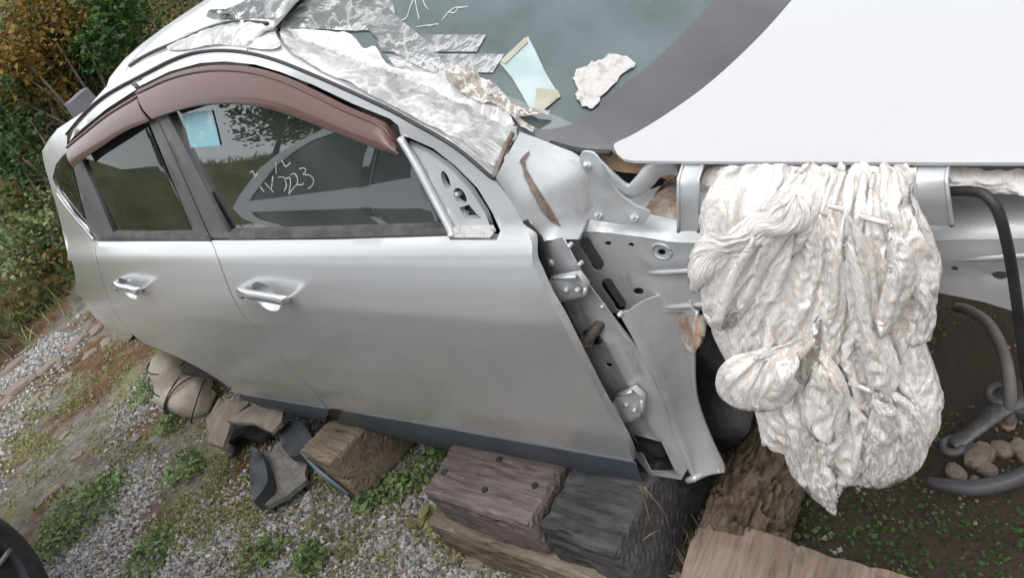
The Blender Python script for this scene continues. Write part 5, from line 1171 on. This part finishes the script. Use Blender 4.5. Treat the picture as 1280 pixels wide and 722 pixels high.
# wrapped bundle
ca_ = [pt(200, 442, 1, -.66), pt(214, 462, 1, -.68), pt(228, 484, 1, -.70), pt(247, 500, 1, -.72), pt(262, 506, 1, -.70)]
P_ = resample(cr(ca_, 6), 30); vs_, fs_ = tube_mesh(P_, [.03+.10*math.sin(math.pi*min(1, .03+.88*i/29))**.75 for i in range(30)], 28)
vs_ = [q+V((N.noise(q*9), N.noise(q*9+V((5, 0, 0))), N.noise(q*9+V((0, 5, 0)))))*.018 for q in vs_]
bd = mesh_obj('bundle', vs_, fs_, M['canvas'], None, label='beige canvas bundle bound with black string in the rear wheel arch', cat='bundle', origin=P_[15])
for k in (4, 10, 15, 20, 25):
    t_ = (P_[k+1]-P_[k-1]).normalized(); a = t_.orthogonal().normalized(); b_ = t_.cross(a); rr_ = .03+.10*math.sin(math.pi*min(1, .03+.88*k/29))**.75+.010
    vv, ff = tube_mesh([P_[k]+(a*math.cos(q)+b_*math.sin(q))*rr_+t_*(.05*math.sin(q+k)) for q in np.linspace(0, 2*math.pi, 25)], .004, 6, up=t_); mesh_obj('string', vv, ff, M['black'], bd)
# ---- things under the engine bay
tube('hose', [zp(1196, 384, .06), zp(1212, 388, .12), zp(1236, 405, .16), zp(1254, 440, .17), zp(1262, 480, .14), zp(1262, 515, .08), zp(1260, 530, .03)], .013, simple('brown_grey_hose', (.13, .115, .10), (.2, .18, .165), .6, 0, 12), None, 12, label='thin brown grey hose arching up from the dark soil', cat='hose', origin=zp(1240, 450, 0))
tube('hose_end', [zp(1262, 512, .075), zp(1261, 522, .05), zp(1259, 532, .028)], .016, M['rust'], None, 12, label='rusty orange clamp at the end of the thin hose', cat='clamp', origin=zp(1260, 520, 0))
tube('hose', [zp(1160, 601, .03), zp(1185, 606, .035), zp(1220, 609, .035), zp(1260, 601, .04), zp(1300, 585, .05), zp(1400, 560, .03), zp(1520, 560, .02)], [.011, .017, .018, .018, .018], simple('dark_grey_hose', (.05, .055, .06), (.1, .1, .105), .5, 0, 12), None, 14, label='thick dark grey rubber hose lying on the soil with a frayed end', cat='hose', origin=zp(1220, 609, 0))
M['castm'] = simple('cast_metal', (.10, .105, .11), (.17, .17, .175), .5, .6, 20, .4)
ar = thing('control_arm', 'cast metal bracket with eyelets lying on the soil by the stones', 'car part', zp(1230, 530, 0))
tube('arm', [zp(1190, 556, .05), zp(1215, 540, .06), zp(1240, 518, .08), zp(1262, 500, .09), zp(1290, 490, .1)], [.016, .014, .02, .03, .03], M['castm'], ar, 12, ell=(1.3, .7))
for px, py, z, r in ((1191, 557, .05, .02), (1252, 492, .10, .026)):
    c_ = zp(px, py, z); vv, ff = tube_mesh([c_+V((math.cos(a)*r, math.sin(a)*r, .0)) for a in np.linspace(0, 6.2832, 17)], .010, 8, up=(0, 0, 1)); mesh_obj('eyelet', vv, ff, M['castm'], ar)
mesh_obj('bracket_plate', *thicken(*(lambda q: (q, orient(q, [(0, 1, 2, 3, 4)], V((0, 0, 1)))))([zp(1240, 490, .1), zp(1268, 482, .1), zp(1300, 486, .1), zp(1300, 520, .09), zp(1255, 512, .09)]), V((0, 0, -.02))), M['castm'], ar, smooth=False)
# dry grass and twigs by the pillar foot
P = []; R = []
for i in range(420):
    px, py = random.uniform(800, 880), random.uniform(605, 720); g_ = zp(px, py, 0); P.append((g_.x, g_.y, gh(g_.x, g_.y))); R.append(random.uniform(.03, .09))
leaf_soup('dry_grass', np.array(P), np.array(R), leaf_mat('dry_grass_blades', [(.2, (.10, .08, .05)), (.6, (.22, .19, .13)), (.9, (.10, .12, .05))]), .9, shape='blade', kind='stuff', label='dry grass tufts beside the dark timber', category='grass')
for k, L_ in enumerate([[(800, 605, .3), (812, 650, .2), (815, 675, .12)], [(805, 608, .3), (830, 640, .2), (838, 665, .1)], [(765, 705, .1), (790, 685, .16), (812, 668, .2), (826, 660, .18)], [(806, 652, .2), (780, 655, .22), (772, 660, .2)]]):
    tube('dry_stem', [zp(*q) for q in L_], [.0025, .0018, .001], M['twig'], None, 6, label='thin dry stem curling beside the dark timber', cat='stem', group='dry stems by the timber', origin=zp(L_[-1][0], L_[-1][1], 0))
# ================================================================== neighbouring parked car (only its wheel is in the frame; it shows in the window glass)
pc = thing('parked_car', 'silver grey parked car beside the gravel with black alloy wheel', 'car', (-2.2, -2.6, 0))
M['silver_b'] = paint('light_silver_paint', (.66, .68, .70), .15, .3, dirt_amt=.3)
Y0 = -1.76
TZ = lambda z: z if z < .6 else .6+(z-.6)*1.3
def pside(x, z): return Y0-.02*((z-.7)/.3)**2*(1 if z < 1.0 else 1.0)-(.32*(z-.98) if z > .98 else 0)-(.05*max(0, -3.6-x)+.05*max(0, x+.4))
def psheet(name, poly, mat, off=0, holes=(), mirror=False, step=.05, par=None):
    v2, F = cdt(poly, list(holes), step); vs_ = [V((q.x, pside(q.x, q.y)+off, q.y)) for q in v2]
    if mirror: vs_ = [V((q.x, 2*(Y0-.85)-q.y, q.z)) for q in vs_]
    F = orient(vs_, F, V((0, -1 if mirror else 1, 0))); vs_, F = thicken(vs_, F, V((0, .02 if mirror else -.02, 0))); return mesh_obj(name, [V((q.x, q.y, TZ(q.z))) for q in vs_], F, mat, par or pc)
prof_t = cr([(-4.15, .55), (-4.12, .80), (-3.95, .93), (-3.55, 1.02), (-3.0, 1.36), (-2.6, 1.47), (-1.8, 1.50), (-1.0, 1.46), (-.55, 1.30), (-.32, 1.05), (-.28, .6)], 5)
arch = lambda cx: [(cx+.36*math.cos(a), .33+.36*math.sin(a)) for a in np.linspace(0, math.pi, 14)]
body = prof_t+[(-.3, .25)]+[(.0-.85+q, z) for q, z in [(.36*math.cos(a), .33+.36*math.sin(a)) for a in np.linspace(-.2, math.pi+.2, 14)]]+[(-1.3, .22), (-2.35, .22)]+[(-2.85+.36*math.cos(a), .33+.36*math.sin(a)) for a in np.linspace(-.2, math.pi+.2, 14)]+[(-3.9, .25), (-4.14, .3)]
w1 = [(-3.26, 1.10), (-2.86, 1.35), (-2.35, 1.43), (-2.32, 1.08)]; w2 = [(-2.25, 1.08), (-2.27, 1.43), (-1.5, 1.44), (-1.42, 1.08)]; w3 = [(-1.34, 1.08), (-1.38, 1.43), (-1.0, 1.39), (-.7, 1.24), (-.64, 1.09)]
for pl_ in ([(-2.32, 1.08), (-2.25, 1.08), (-2.27, 1.43), (-2.35, 1.43)], [(-1.42, 1.08), (-1.34, 1.08), (-1.38, 1.43), (-1.5, 1.44)]): psheet('window_pillar', pl_, M['black'], .004, (), False, .2)
for mir in (False, True):
    psheet('side_panel', body, M['silver_b'], 0, [w1, w2, w3], mir)
    for wv in (w1, w2, w3): psheet('window', wv, M['glass_r'], -.008, (), mir, .2)
a_ = [V((x, pside(x, z), TZ(z))) for x, z in prof_t]; b_ = [V((q.x, 2*(Y0-.85)-q.y, q.z)) for q in a_]
loft('roof_and_ends', a_, b_, M['silver_b'], pc, n=60, m=10, bulge=.05, bdir=(0, 0, 1), thick=.01, towards=(0, 0, 1))
psheet('door_seam', [(-2.31, .62), (-2.30, .62), (-2.29, .98), (-2.30, .98)], M['black'], .003)
for x in (-2.15, -1.28): tube('door_handle', [V((x, pside(x, .88)+.005, 1.0)), V((x+.02, pside(x, .88)+.03, 1.01)), V((x+.16, pside(x, .88)+.03, 1.01)), V((x+.18, pside(x, .88)+.005, 1.0))], .011, M['silver_b'], pc, 8)
psheet('tail_lamp', [(-3.78, .90), (-3.42, .95), (-3.40, 1.03), (-3.6, 1.0)], M['red'], .004)
psheet('lower_trim', [(-2.42, .24), (-1.25, .24), (-1.25, .34), (-2.42, .34)], M['black'], .006)
def wheel(cx, cy, steer, sgn=1):
    ax = V((math.sin(steer), math.cos(steer)*sgn, 0)); c_ = V((cx, cy, .325))
    o_ = mesh_obj('wheel', *lathe_mesh([(.20, -.02), (.215, .0), (.26, .012), (.30, .005), (.318, -.02), (.325, -.06), (.325, -.15), (.31, -.19), (.25, -.205), (.2, -.2)], c_, ax, 48), M['tyre'], pc)
    mesh_obj('rim', *lathe_mesh([(.205, -.002), (.196, -.006), (.188, -.03), (.18, -.12), (.05, -.13), (0, -.13)], c_, ax, 40), M['dkplastic'], o_)
    a = V((0, 0, 1)); b_ = ax.cross(a)
    for k in range(10):
        q = 2*math.pi*k/10+(.1 if k % 2 else -.1); d = a*math.cos(q)+b_*math.sin(q)
        tube('spoke', [c_+d*.03+ax*-.02, c_+d*.10+ax*-.012, c_+d*.195+ax*-.008], [.014, .010, .012], M['alloy'], o_, 8, n=3)
    mesh_obj('hub_cap', *lathe_mesh([(0, -.006), (.025, -.008), (.034, -.015), (.034, -.04)], c_, ax, 16), M['alloy'], o_)
M['alloy'] = simple('alloy_spoke', (.30, .30, .31), (.42, .42, .43), .35, .6, 12)
M['tyre'] = simple('tyre_rubber', (.018, .018, .019), (.045, .043, .04), .8, 0, 20, .3)
wheel(-2.84, -1.795, .55); wheel(-.85, -1.80, 0); wheel(-2.85, 2*(Y0-.85)+1.80, 0, -1); wheel(-.85, 2*(Y0-.85)+1.80, 0, -1)
